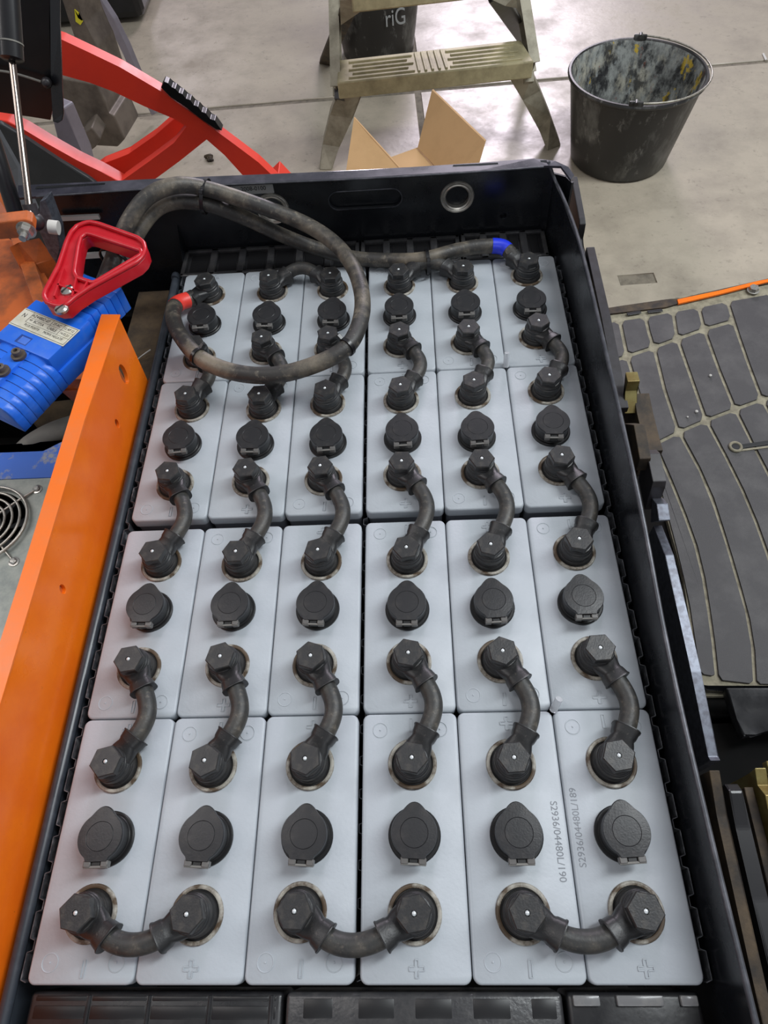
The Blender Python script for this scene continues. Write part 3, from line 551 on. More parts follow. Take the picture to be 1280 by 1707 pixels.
# grey sticker with a number on the far wall
st = V(-0.1435, 0.466, 0.60 + 0.0795)
bm = bmesh.new(); box(bm, st.x - 0.03, st.x + 0.0255, st.y - 0.0006, st.y, st.z - 0.0065, st.z + 0.0065); o = mk('sticker', bm, 'labelgrey', tub); o['label'] = 'grey sticker with a printed number'
text_mesh('2008-0100', 0.0078, 'ink', o, Matrix.Translation((st.x - 0.001, st.y - 0.0008, st.z + .001)) @ Matrix.Rotation(math.radians(90), 4, 'X'))

# ------------------------------------------------------------ long orange beam on the left
ob = thing('orange_beam', 'long orange painted steel beam left of the battery', 'beam', (-0.28, 0.3, -0.05))
def OB(p): return Vector(p) - Vector((-0.28, 0.3, -0.05))
face = [(-0.3, -0.030), (0.619, -0.016), (0.629, 0.085), (0.60, 0.0880), (0.47, 0.0930), (-0.3, 0.0955)]
face = [(y - 0.3, z + 0.05) for y, z in face]
mxo = Matrix(((0, 0, 1, 0.003), (1, 0, 0, 0), (0, 1, 0, 0), (0, 0, 0, 1)))
h1 = ux_h = OB((-0.2750, 0.5783, 0.0447)); h2 = OB((-0.2750, 0.5164, 0.0319)); h3 = OB((-0.2750, 0.3049, 0.0505))
holed('beam_face', face, [circ(h1.y, h1.z, 0.0085, 0.0140), circ(h2.y, h2.z, 0.0042, 0.0065), circ(h3.y, h3.z, 0.0042, 0.0065)], 0.004, mxo, 'orange', ob)
plate('beam_flange', [OB((-0.2725, 0.630, 0.0850)), OB((-0.2725, 0.47, 0.0930)), OB((-0.2725, -0.3, 0.0955)), OB((-0.2900, -0.3, 0.0955)), OB((-0.2880, 0.3, 0.0940)), OB((-0.2890, 0.47, 0.0930)), OB((-0.2950, 0.632, 0.0850))], (0, 0, 0.0022), 'orangetop', ob, 0.0006)
bm = bmesh.new(); box(bm, 0.0, 0.002, -0.6, 0.28, -0.10, 0.10); mk('beam_inner_web', bm, 'orangeold', ob)
bm = bmesh.new(); box(bm, -0.012, 0.0025, -0.6, 0.315, -0.10, -0.07); mk('beam_foot', bm, 'orangeold', ob)

# ------------------------------------------------------------ dark cavity, dirt ledge and old orange frame on the left
cav = thing('truck_chassis', 'dark dirty chassis cavity of the truck left of the battery', 'truck body', (-0.5, 0.4, -0.6))
def C(p): return Vector(p) - Vector((-0.5, 0.4, -0.6))
plate('dirt_ledge', [C(p) for p in [(-0.272, 0.840, -0.055), (-0.272, 0.53, -0.055), (-0.315, 0.53, -0.055), (-0.345, 0.66, -0.055), (-0.345, 0.840, -0.055)]], (0, 0, -0.02), 'dirt', cav)
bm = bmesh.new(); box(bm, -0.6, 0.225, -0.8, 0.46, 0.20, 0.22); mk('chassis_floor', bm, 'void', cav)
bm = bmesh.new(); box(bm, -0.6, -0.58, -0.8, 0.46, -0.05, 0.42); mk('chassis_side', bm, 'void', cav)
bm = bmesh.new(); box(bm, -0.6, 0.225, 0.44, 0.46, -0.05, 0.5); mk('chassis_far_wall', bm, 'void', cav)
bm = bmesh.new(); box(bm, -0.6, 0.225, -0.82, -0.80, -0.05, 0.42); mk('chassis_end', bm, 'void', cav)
plate('dark_lump', [C(p) for p in [(-0.5385, 0.7660, -0.2000), (-0.4681, 0.7722, -0.2000), (-0.4394, 0.7329, -0.2000), (-0.4824, 0.7084, -0.2000), (-0.5304, 0.7061, -0.2000), (-0.5557, 0.7269, -0.2000)]], (0, 0, -0.03), 'dirt', cav, 0.006)
# old orange frame
fr = thing('orange_frame', 'dirty orange steel frame plate behind the blue plug', 'truck frame', (-0.4749, 0.8442, 0.0000))
FO = Vector((-0.4749, 0.8442, 0.0000))
def F(p): return Vector(p) - FO
plate('frame_plate', [F(p) for p in [(-0.8243, 0.9712, -0.0100), (-0.5521, 0.9294, -0.0100), (-0.4875, 0.8712, -0.0100), (-0.3827, 0.7044, -0.0100), (-0.4245, 0.6428, -0.0100), (-0.6979, 0.6812, -0.0100)]], (0, 0, -0.012), 'orangeold', fr, 0.001)
plate('frame_rib', [F(p) for p in [(-0.5346, 0.9171, 0.0080), (-0.4906, 0.8774, 0.0080), (-0.4077, 0.7093, 0.0080), (-0.4243, 0.7049, 0.0080)]], (0, 0, -0.02), 'orangeold', fr, 0.001)
plate('frame_block', [F(p) for p in [(-0.4929, 0.8363, 0.0350), (-0.4829, 0.8458, 0.0350), (-0.4543, 0.8537, 0.0350), (-0.4471, 0.8485, 0.0050), (-0.4704, 0.8374, 0.0050), (-0.4968, 0.8409, 0.0050)]], (0, -0.004, -0.03), 'orangeold', fr, 0.001)
plate('pivot_tab', [F(p) for p in [(-0.4003, 0.7000, 0.1624), (-0.3624, 0.7000, 0.1645), (-0.3561, 0.7000, 0.1611), (-0.3566, 0.7000, 0.1521), (-0.3632, 0.7000, 0.1433), (-0.3709, 0.7000, 0.1407), (-0.3773, 0.7000, 0.1442), (-0.4126, 0.7000, 0.1410)]], (0, 0.012, 0.004), 'orangeold', fr, 0.0015)
plate('upper_arm', [F(p) for p in [(-0.5065, 0.9043, 0.1000), (-0.4787, 0.8546, 0.1000), (-0.4681, 0.8373, 0.0700), (-0.5038, 0.8405, 0.0700)]], (0, 0.02, -0.01), 'orangeold', fr)
plate('lower_crossbar', [F(p) for p in [(-0.4058, 0.6365, -0.0200), (-0.3659, 0.6762, -0.0200), (-0.3549, 0.6563, -0.0200), (-0.3645, 0.6361, -0.0200), (-0.4023, 0.6416, -0.0500)]], (0, 0, -0.02), 'orangeold', fr, 0.001)
bm = bmesh.new(); c0 = F((-0.3676, 0.7000, 0.1521)); bmesh.ops.create_cone(bm, cap_ends=True, segments=6, radius1=0.0085, radius2=0.0078, depth=0.008, matrix=Matrix.Translation(c0 + V(0, -.004, 0)) @ Matrix.Rotation(math.radians(90), 4, 'X'))
bmesh.ops.create_cone(bm, cap_ends=True, segments=18, radius1=0.0045, radius2=0.0040, depth=0.016, matrix=Matrix.Translation(c0 + V(0, -.008, 0)) @ Matrix.Rotation(math.radians(90), 4, 'X'))
bmesh.ops.create_cone(bm, cap_ends=True, segments=24, radius1=0.0105, radius2=0.0105, depth=0.002, matrix=Matrix.Translation(c0) @ Matrix.Rotation(math.radians(90), 4, 'X'))
mk('pivot_nut', bm, 'steel', fr, 30)
# grey lever plate with a short white tube, and pale slats in the dark
lv = thing('hinge_lever', 'black lever plate with pale worn edge beside the orange block', 'lever', (-0.4029, 0.8000, 0.0852)); LO = Vector((-0.4029, 0.8000, 0.0852))
plate('lever_plate', [Vector(p) - LO for p in [(-0.3953, 0.8000, 0.1216), (-0.3860, 0.8000, 0.1250), (-0.3891, 0.8000, 0.1097), (-0.3927, 0.8000, 0.0801), (-0.4024, 0.8000, 0.0537), (-0.4183, 0.8000, 0.0311), (-0.4204, 0.8000, 0.0502), (-0.4160, 0.8000, 0.0843)]], (0.004, 0.016, 0), 'barebar', lv, 0.001)
bm = bmesh.new(); cyl(bm, Vector((-0.3945, 0.7900, 0.0935)) - LO, Vector((-0.3833, 0.7900, 0.0911)) - LO, 0.0085, 20); mk('lever_bush', bm, 'white', lv, 40)
gr = thing('pale_grille', 'pale metal grille of three slats in the dark cavity past the red handle', 'grille', (-0.3820, 0.8580, 0.0572)); GR = Vector((-0.3820, 0.8580, 0.0572))
for a, b, w in (((-0.4145, 0.8580, 0.0593), (-0.3598, 0.8580, 0.0585), 0.006), ((-0.4094, 0.8580, 0.0270), (-0.3631, 0.8580, 0.0269), 0.008), ((-0.4173, 0.8580, -0.0012), (-0.3748, 0.8580, -0.0009), 0.008)):
    bm = bmesh.new(); beam(bm, Vector(a) - GR, Vector(b) - GR, 0.004, w); mk('slat', bm, 'white', gr)

# ------------------------------------------------------------ fan housing, lower left
fz = -0.13
fan = thing('fan_housing', 'galvanised fan housing with blue top edge and round wire guard', 'fan', (-0.5088, 0.4877, -0.1300)); FN = Vector((-0.5088, 0.4877, -0.1300))
def FA(p): return Vector(p) - FN
fc = FA((-0.5121, 0.4878, -0.1300)); fr_ = 0.0575
mxf = Matrix.Translation((0, 0, -0.0015))
ol = [FA(p) for p in [(-0.8809, 0.5640, -0.1300), (-0.4363, 0.5649, -0.1300), (-0.4218, 0.5281, -0.1300), (-0.4052, 0.2957, -0.1300), (-0.4344, 0.2087, -0.1300), (-0.7130, 0.2400, -0.1300)]]
holed('fan_plate', [(p.x, p.y) for p in ol], [circ(fc.x, fc.y, fr_ - .004, n=48)], 0.003, mxf, 'galv', fan)
plate('blue_edge', [FA(p) for p in [(-0.9025, 0.6092, -0.1280), (-0.4652, 0.6068, -0.1280), (-0.4445, 0.6206, -0.1280), (-0.4307, 0.6284, -0.1280), (-0.4280, 0.5562, -0.1280), (-0.4344, 0.5615, -0.1280), (-0.8772, 0.5605, -0.1280)]], (0, 0, -0.004), 'bluepaint', fan)
for i, r_ in enumerate((0.0575, 0.0480, 0.0385, 0.0290, 0.0195)):
    bm = bmesh.new(); tube(bm, [V(x, y, 0.006 + 0.0006 * i) for x, y in circ(fc.x, fc.y, r_, n=56)], 0.0017 if i else 0.0021, 8, closed=True); mk('guard_ring', bm, 'chrome', fan, 60)
for a in (45, 135, 225, 315):
    s, c_ = math.sin(math.radians(a)), math.cos(math.radians(a)); bm = bmesh.new()
    tube(bm, [fc + V(c_ * 0.012, s * 0.012, 0.005), fc + V(c_ * 0.055, s * 0.055, 0.004), fc + V(c_ * 0.075, s * 0.075, 0.002)], 0.0016, 8); mk('guard_spoke', bm, 'chrome', fan, 60)
    bm = bmesh.new(); lathe(bm, [(0.0068, 0), (0.0068, 0.0015), (0.0045, 0.002), (0.0045, 0.004), (0.003, 0.0052), (0, 0.0054)], 20, fc + V(c_ * 0.078, s * 0.078, 0)); mk('guard_screw', bm, 'steel', fan, 30)
bm = bmesh.new(); lathe(bm, [(0.019, -0.004), (0.020, -0.006), (0.020, -0.03)], 24, fc); lathe(bm, [(0, -0.004), (0.019, -0.004)], 24, fc); mk('fan_hub', bm, 'spacer', fan, 40)
for k in range(7):
    a = 2 * math.pi * k / 7; bm = bmesh.new(); pts = []
    for r_, da in ((0.019, 0), (0.051, 0.12), (0.052, 0.75), (0.019, 0.65)): pts.append(fc + V(r_ * math.cos(a + da), r_ * math.sin(a + da), -0.010 - 0.018 * (da > 0.3)))
    extr(bm, pts, (0, 0, -0.0015)); mk('fan_blade', bm, 'fender', fan)
bm = bmesh.new(); lathe(bm, [(0.0565, -0.002), (0.0555, -0.03), (0, -0.031)], 40, fc); mk('fan_shroud', bm, 'void', fan)
tag(tube_obj('grey_hose', [(-0.5314, 0.6001, -0.1700), (-0.5063, 0.6253, -0.1500), (-0.4754, 0.6422, -0.1400), (-0.4437, 0.6582, -0.1400), (-0.4058, 0.6778, -0.1500)], 0.0165, 'hose'), 'thick grey hose curving behind the blue edged fan housing', 'hose')

# ------------------------------------------------------------ blue plug with red handle
zt = 0.095
P0 = Vector((-0.3455, 0.5923, 0.0950))
plug = thing('power_plug', 'blue two-pole battery power connector with ribbed ends and label', 'plug', P0)
ax = Vector((-0.2803, 0.6482, 0.0950)) - Vector((-0.3500, 0.5223, 0.0950)); ax.z = 0; ax.normalize(); sd = Vector((ax.y, -ax.x, 0))   # ax towards the cable end, sd towards the lower right
def UV(p): q = Vector(p) - P0; return (q.dot(ax), q.dot(sd), q.z)
mxp = Matrix(((ax.x, sd.x, 0, 0), (ax.y, sd.y, 0, 0), (0, 0, 1, 0), (0, 0, 0, 1)))
def bx_(name, u0, u1, v0, v1, z0, z1, m, bev=0.002, par=None, tilt=None):
    bm = bmesh.new(); box(bm, u0, u1, v0, v1, z0, z1, bev, 2); bmesh.ops.transform(bm, matrix=mxp, verts=bm.verts)
    return mk(name, bm, m, par or plug, 30)

# mid housing, label face, ribbed ends
bx_('plug_body', -0.026, 0.040, -0.054, 0.0285, -0.024, 0.0, 'blue', 0.0015)
bx_('lower_body', -0.0245, 0.040, -0.057, 0.0315, -0.042, -0.020, 'blue', 0.0015)
# far (cable) end, six ribs
for i in range(6):
    u0 = 0.0385 + 0.0106 * i
    bx_('ribbed_sleeve', u0, u0 + 0.0104, -0.046 + 0.0006 * i, 0.0235 - 0.0005 * i, -0.036, -0.0012 - 0.0007 * i, 'blue', 0.0016)
# near end: two rounded ribbed sleeves with the screw saddle between
for vc, hw_ in ((0.0065, 0.0270), (-0.0330, 0.0240)):
    for i in range(7):
        u0 = -0.0255 - 0.0099 * (i + 1); w = hw_ - 0.0004 * i; bm = bmesh.new(); pr = []
        for k in range(21):
            a = math.pi * k / 20; pr.append((u0, -math.cos(a) * w + vc, -0.040 + 0.0370 * math.sin(a) ** 0.45 - 0.0008 * i))
        extr(bm, [mxp @ Vector(q) for q in pr], mxp @ Vector((0.0097, 0, 0)), 0.0006, 1); mk('ribbed_sleeve', bm, 'blue', plug, 50)
        if i < 6:
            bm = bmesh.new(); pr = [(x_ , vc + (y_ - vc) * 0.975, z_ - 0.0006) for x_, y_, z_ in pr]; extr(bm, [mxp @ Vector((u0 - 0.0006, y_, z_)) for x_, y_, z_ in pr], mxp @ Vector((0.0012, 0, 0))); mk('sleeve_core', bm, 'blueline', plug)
bx_('screw_saddle', -0.082, -0.024, -0.024, 0.000, -0.030, -0.0018, 'blue', 0.0012)
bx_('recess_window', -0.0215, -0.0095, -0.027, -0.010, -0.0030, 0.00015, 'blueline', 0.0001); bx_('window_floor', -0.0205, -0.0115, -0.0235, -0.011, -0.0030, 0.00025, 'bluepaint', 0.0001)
# label
lb = bx_('rating_label', -0.004, 0.0236, -0.0535, 0.0300, 0.0, 0.0006, 'label', 0.0002); lb['label'] = 'cream rating label with black print'
RL = Matrix(((sd.x, ax.x, 0, 0), (sd.y, ax.y, 0, 0), (0, 0, 1, 0.00065), (0, 0, 0, 1))) @ Matrix.Translation((-0.0118, 0.0098, 0))
for tx_, x_, y_, s_ in (('AZ4480Z-07', -0.012, 0.0082, 0.0058), ('27-AC', 0.0125, 0.0082, 0.0050), ('12 AP 12', 0.0305, 0.0082, 0.0046), ('REF', -0.021, 0.0014, 0.0032), ('BC771A', -0.009, 0.0010, 0.0052), ('CABLE', 0.0115, 0.0006, 0.0056), ('14.02.21', 0.0305, 0.0006, 0.0046), ('PLUS POSITIF', -0.012, -0.0068, 0.0046), ('MOINS NEGATIF', 0.020, -0.0068, 0.0046), ('N', -0.034, 0.0040, 0.0085)):
    text_mesh(tx_, s_, 'ink', lb, RL @ Matrix.Translation((x_, y_, 0)), 'printed_text', 0.00008, 1.0, 0.85)
bm = bmesh.new()
for x0, x1, y0, y1 in ((-0.0405, 0.0405, 0.0122, 0.0127), (-0.0405, 0.0405, -0.0122, -0.0117), (-0.0255, 0.0405, 0.0044, 0.0047), (-0.0255, 0.0405, -0.0034, -0.0031), (-0.0257, -0.0253, -0.0034, 0.0122), (0.0218, 0.0222, -0.0034, 0.0122), (0.0045, 0.0049, 0.0044, 0.0122), (0.0400, 0.0405, -0.0122, 0.0122)): box(bm, x0, x1, y0, y1, -0.00002, 0.0001)
bmesh.ops.transform(bm, matrix=RL, verts=bm.verts); mk('label_lines', bm, 'ink', lb)
# socket head screws
for p in ((-0.3682, 0.5648, 0.0950), (-0.3796, 0.5427, 0.0950)):
    q = Vector(p) - P0; bm = bmesh.new(); lathe(bm, [(0.0080, -0.002), (0.0080, 0.0012), (0.0050, 0.0015), (0.0050, 0.0065), (0.0044, 0.0072), (0.0024, 0.0072), (0.0024, 0.0040), (0, 0.0040)], 24, q); mk('plug_screw', bm, 'forksteel', plug, 30)
# red handle
hd = bpy.data.objects.new('pull_handle', None); COL.objects.link(hd); hd.parent = plug; hd['label'] = 'red plastic pull handle screwed on top'
ZH = 0.128
outl = [(-0.3290, 0.7542, 0.1300), (-0.3221, 0.7559, 0.1300), (-0.3094, 0.7513, 0.1300), (-0.2542, 0.7195, 0.1300), (-0.2454, 0.7100, 0.1300), (-0.2408, 0.6968, 0.1300), (-0.2419, 0.6843, 0.1300), (-0.2468, 0.6744, 0.1300), (-0.2945, 0.6334, 0.1260), (-0.3081, 0.6181, 0.1220), (-0.3153, 0.6058, 0.1200), (-0.3237, 0.6057, 0.1190), (-0.3375, 0.6123, 0.1190), (-0.3442, 0.6223, 0.1190), (-0.3453, 0.6309, 0.1200), (-0.3407, 0.6755, 0.1240), (-0.3423, 0.7208, 0.1300), (-0.3410, 0.7383, 0.1300), (-0.3365, 0.7492, 0.1300)]
inl = [(-0.3180, 0.7263, 0.1300), (-0.3119, 0.7246, 0.1300), (-0.2533, 0.6937, 0.1300), (-0.2521, 0.6873, 0.1300), (-0.2882, 0.6516, 0.1300), (-0.2928, 0.6480, 0.1300), (-0.3113, 0.6574, 0.1300), (-0.3158, 0.6648, 0.1300), (-0.3216, 0.7060, 0.1300), (-0.3225, 0.7212, 0.1300)]
def hplane(L_): return [(Vector(p) - P0) for p in L_]
O_ = hplane(outl); I_ = hplane(inl); _c = sum(O_, Vector()) / len(O_); _d = sum(I_, Vector()) / len(I_); O_ = [_c + (q - _c) * 0.965 for q in O_]; I_ = [_d + (q - _d) * 1.13 for q in I_]; zc_ = 0.026
def resamp(pts, n):
    pts = [Vector((p.x, p.y)) for p in pts]; cl = pts + [pts[0]]; d_ = [0]
    for a, b in zip(cl, cl[1:]): d_.append(d_[-1] + (b - a).length)
    out = []
    for k in range(n):
        s = d_[-1] * k / n; i = max(j for j in range(len(d_)) if d_[j] <= s); i = min(i, len(pts) - 1); f = (s - d_[i]) / max(1e-9, d_[i + 1] - d_[i]); out.append(cl[i] + (cl[i + 1] - cl[i]) * f)
    return out
holed('handle_loop', [(p.x, p.y) for p in O_], [[(p.x, p.y) for p in I_]], 0.012, Matrix.Translation((0, 0, 0.0165)), 'red', hd, 0.0015)
# raised lip along the outside and the inside of the loop
bm = bmesh.new(); tube(bm, [V(p.x, p.y, 0.0262) for p in resamp([q * 1.0 for q in O_], 90)], 0.0027, 8, closed=True); mk('outer_lip', bm, 'red', hd, 60)
bm = bmesh.new(); tube(bm, [V(p.x, p.y, 0.0262) for p in resamp(I_, 70)], 0.0027, 8, closed=True); mk('inner_lip', bm, 'red', hd, 60)
s1 = Vector((-0.3196, 0.6344, 0.1260)) - P0; s2 = Vector((-0.3188, 0.6049, 0.1260)) - P0
for q in (s1, s2):
    bm = bmesh.new(); lathe(bm, [(0.0075, 0.0235), (0.0074, 0.0260), (0.0055, 0.0278), (0, 0.0284)], 24, (q.x, q.y, 0)); sc_ = mk('slotted_screw', bm, 'steel', hd, 30); bm = bmesh.new(); box(bm, -0.0068, 0.0068, -0.0007, 0.0007, 0.0262, 0.0287, 0, 1, Matrix.Translation((q.x, q.y, 0)) @ Matrix.Rotation(0.9, 4, 'Z')); mk('screw_slot', bm, 'ink', hd)
for a, b in (((-0.3310, 0.6421, 0.1260), (-0.3015, 0.6262, 0.1260)), ((-0.3124, 0.6545, 0.1260), (-0.3096, 0.6211, 0.1260)), ((-0.2971, 0.6473, 0.1260), (-0.3006, 0.6281, 0.1260)), ((-0.3309, 0.6681, 0.1260), (-0.3300, 0.6227, 0.1260))):
    bm = bmesh.new(); a_ = Vector(a) - P0; b_ = Vector(b) - P0; beam(bm, V(a_.x, a_.y, 0.0255), V(b_.x, b_.y, 0.0255), 0.002, 0.006); mk('stiffening_rib', bm, 'red', hd)
# incoming cable stub below the near end
e0 = mxp @ Vector((-0.165, 0.004, -0.022)); e1_ = mxp @ Vector((-0.26, 0.02, -0.05))
tag(tube_obj('plug_cable', [P0 + mxp @ Vector((-0.150, 0.004, -0.02)), P0 + e0, P0 + e1_], 0.014, 'cable2'), 'dark cable leaving the near end of the blue power connector', 'cable')


# ------------------------------------------------------------ red frame of the neighbouring machine
YR = 1.45
rf = thing('red_frame', 'curved red machine frame arch beyond the far compartment wall', 'machine frame', (-0.6, 1.45, -0.5))
def RF(p): return Vector(p) - Vector((-0.6, 1.45, -0.5))
def rfp(L): return [RF(p) for p in L]
arch = [(-0.6163, 1.4500, 0.0494), (-0.5761, 1.4500, 0.0310), (-0.5333, 1.4500, 0.0060), (-0.4865, 1.4500, -0.0221), (-0.4231, 1.4500, -0.0700), (-0.3646, 1.4500, -0.1250), (-0.3048, 1.4500, -0.1836), (-0.2627, 1.4500, -0.2258), (-0.2293, 1.4500, -0.2693), (-0.1886, 1.4500, -0.3304), (-0.2710, 1.4500, -0.3251), (-0.2998, 1.4500, -0.2592), (-0.3296, 1.4500, -0.2041), (-0.3594, 1.4500, -0.1673), (-0.4306, 1.4500, -0.2124), (-0.4932, 1.4500, -0.2468), (-0.5645, 1.4500, -0.2839), (-0.6187, 1.4500, -0.2804), (-0.5708, 1.4500, -0.2475), (-0.4953, 1.4500, -0.2082), (-0.4307, 1.4500, -0.1730), (-0.3899, 1.4500, -0.1417), (-0.4137, 1.4500, -0.1219), (-0.4668, 1.4500, -0.0960), (-0.5152, 1.4500, -0.0630), (-0.5564, 1.4500, -0.0459), (-0.6049, 1.4500, -0.0286), (-0.6479, 1.4500, -0.0119)]
plate('frame_arch', rfp(arch), (0, 0.028, 0), 'redframe', rf, 0.0025)
plate('arch_back_strut', rfp([(-0.4357, 1.5200, -0.1578), (-0.4076, 1.5200, -0.1813), (-0.5016, 1.5200, -0.2356), (-0.5796, 1.5200, -0.2689), (-0.6840, 1.5200, -0.3298), (-0.7271, 1.5200, -0.2964), (-0.6310, 1.5200, -0.2470), (-0.5649, 1.5200, -0.2316), (-0.4918, 1.5200, -0.1929)]), (0, 0.03, 0), 'redframe', rf, 0.002)
plate('lower_arm', rfp([(-0.8151, 1.4500, -0.0916), (-0.7581, 1.4500, -0.1072), (-0.7325, 1.4500, -0.1260), (-0.6975, 1.4500, -0.1585), (-0.6506, 1.4500, -0.1983), (-0.6117, 1.4500, -0.2253), (-0.5483, 1.4500, -0.2776), (-0.6082, 1.4500, -0.2885), (-0.6426, 1.4500, -0.2401), (-0.6895, 1.4500, -0.1958), (-0.7316, 1.4500, -0.1487), (-0.7561, 1.4500, -0.1221), (-0.8206, 1.4500, -0.1008)]), (0, 0.035, 0.0), 'redframe', rf, 0.0025)
plate('fender', rfp([(-1.0787, 1.4400, -0.0743), (-0.7690, 1.4400, -0.1048), (-0.7309, 1.4400, -0.1406), (-0.6880, 1.4400, -0.1873), (-0.6397, 1.4400, -0.2326), (-0.6034, 1.4400, -0.2822), (-0.52, 1.44, -0.72), (-1.4, 1.44, -0.72)]), (0, 0.02, 0), 'fender', rf, 0.004)
g0 = [(-0.4174, 1.4400, -0.0587), (-0.4078, 1.4400, -0.0483), (-0.4007, 1.4400, -0.0520), (-0.3962, 1.4400, -0.0601), (-0.3899, 1.4400, -0.0627), (-0.3854, 1.4400, -0.0708), (-0.3790, 1.4400, -0.0735), (-0.3747, 1.4400, -0.0828), (-0.3671, 1.4400, -0.0856), (-0.3631, 1.4400, -0.0962), (-0.3554, 1.4400, -0.0990), (-0.3512, 1.4400, -0.1099), (-0.3434, 1.4400, -0.1127), (-0.3383, 1.4400, -0.1250), (-0.3292, 1.4400, -0.1279), (-0.3248, 1.4400, -0.1391), (-0.3200, 1.4400, -0.1493), (-0.3317, 1.4400, -0.1460), (-0.3554, 1.4400, -0.1239), (-0.3798, 1.4400, -0.0987), (-0.4037, 1.4400, -0.0787)]
plate('hand_grip', [RF(q) for q in g0], (0, 0.022, 0), 'black', rf, 0.001)
bm = bmesh.new(); tube(bm, catmull([RF(q) for q in [(-0.4193, 1.4700, -0.0632), (-0.3942, 1.4700, -0.0795), (-0.3708, 1.4700, -0.1030), (-0.3465, 1.4700, -0.1307), (-0.3308, 1.4700, -0.1563)]], 6), 0.006, 8); o = mk('grip_highlight_strip', bm, 'white', rf, 60); o.name = 'grip_highlight'  # white tube added as a painted highlight along the grip
plate('frame_foot', rfp([(-0.2293, 1.4500, -0.2693), (-0.1886, 1.4500, -0.3304), (0.02, 1.45, -0.72), (-0.10, 1.45, -0.72), (-0.2985, 1.4500, -0.3233)]), (0, 0.075, 0), 'redframe', rf, 0.002)

# ------------------------------------------------------------ steel parts standing on the floor behind the red frame
def floor_plate(name, label, cat, pts, vec, m, bev=0.004):
    c = Vector(pts[0]); t = thing(name, label, cat, c); plate('steel_body', [Vector(p) - c for p in pts], vec, m, t, bev); return t
floor_plate('steel_fork', 'thick brown-grey steel hook plate standing behind the red arch', 'steel part', [(-0.9856, 2.2000, -0.3656), (-0.8656, 2.2000, -0.3934), (-0.8597, 2.2000, -0.4494), (-0.8656, 2.2000, -0.4814), (-0.8491, 2.2000, -0.4879), (-0.8440, 2.2000, -0.5619), (-0.8773, 2.2000, -0.5853), (-0.9496, 2.2000, -0.5768), (-0.9558, 2.2000, -0.5548), (-0.9627, 2.2000, -0.4752), (-1.0075, 2.2000, -0.4724)], (0.02, 0.14, 0), 'forksteel')
floor_plate('steel_strut', 'upright grey steel strut with yellow paint marks at top left', 'steel part', [(-0.9082, 2.3000, -0.1842), (-0.8642, 2.3000, -0.1870), (-0.8731, 2.3000, -0.2757), (-0.8599, 2.3000, -0.3369), (-0.8662, 2.3000, -0.4780), (-0.9044, 2.3000, -0.4848), (-0.9169, 2.3000, -0.3236), (-0.9117, 2.3000, -0.2503)], (0.03, 0.10, 0), 'forksteel')
_pk = bpy.data.objects['steel_strut']; _c = Vector((-0.9082, 2.3000, -0.1842)); _o = plate('yellow_paint_mark', [Vector(p) - _c for p in [(-0.8830, 2.2960, -0.2370), (-0.8750, 2.2960, -0.2465), (-0.8821, 2.2960, -0.2582), (-0.8722, 2.2960, -0.2680), (-0.8833, 2.2960, -0.2765), (-0.8932, 2.2960, -0.2667)]], (0, 0.004, 0), 'yellow', _pk)
floor_plate('curved_steel_bar', 'lavender-grey curved steel bar reaching down to the floor', 'steel part', [(-0.9558, 2.6000, -0.2933), (-0.9124, 2.6000, -0.3206), (-0.8912, 2.6000, -0.3846), (-0.8812, 2.6000, -0.4620), (-0.8749, 2.6000, -0.5438), (-0.8624, 2.6000, -0.6394), (-0.8592, 2.6000, -0.6927), (-0.8792, 2.6000, -0.6980), (-0.8890, 2.6000, -0.6273), (-0.9023, 2.6000, -0.4885), (-0.9141, 2.6000, -0.4006), (-0.9283, 2.6000, -0.3480)], (0.01, 0.02, 0), 'greybar')
floor_plate('grey_steel_plate', 'small lavender-grey plate leaning by the black cover corner', 'steel part', [(-0.8834, 1.9000, -0.2911), (-0.8493, 1.9000, -0.3087), (-0.8536, 1.9000, -0.4261), (-0.8671, 1.9000, -0.5114), (-0.9336, 1.9000, -0.5071)], (0.02, 0.03, 0), 'greybar')
floor_plate('cross_block', 'short brown steel cross block low behind the red arch', 'steel part', [(-0.9703, 2.1000, -0.5275), (-0.9229, 2.1000, -0.4821), (-0.8896, 2.1000, -0.4661), (-0.8759, 2.1000, -0.5035), (-0.9009, 2.1000, -0.5263), (-0.9561, 2.1000, -0.5553)], (0.0, 0.08, 0), 'forksteel')
t = thing('shadow_block', 'added dark block in place of the shadow of the other machine at top left', 'machine', (-1.6, 4.3, ZF))
bm = bmesh.new(); box(bm, -1.2, 0.55, -0.9, 0.9, 0.02, 1.1, 0.03); mk('shadow_block_body', bm, 'black', t); bm = bmesh.new(); box(bm, -1.1, 0.45, -0.8, 0.8, 0.0, 0.05); mk('shadow_block_base', bm, 'black', t)  # black block added where the other machine's shadow darkens the corner

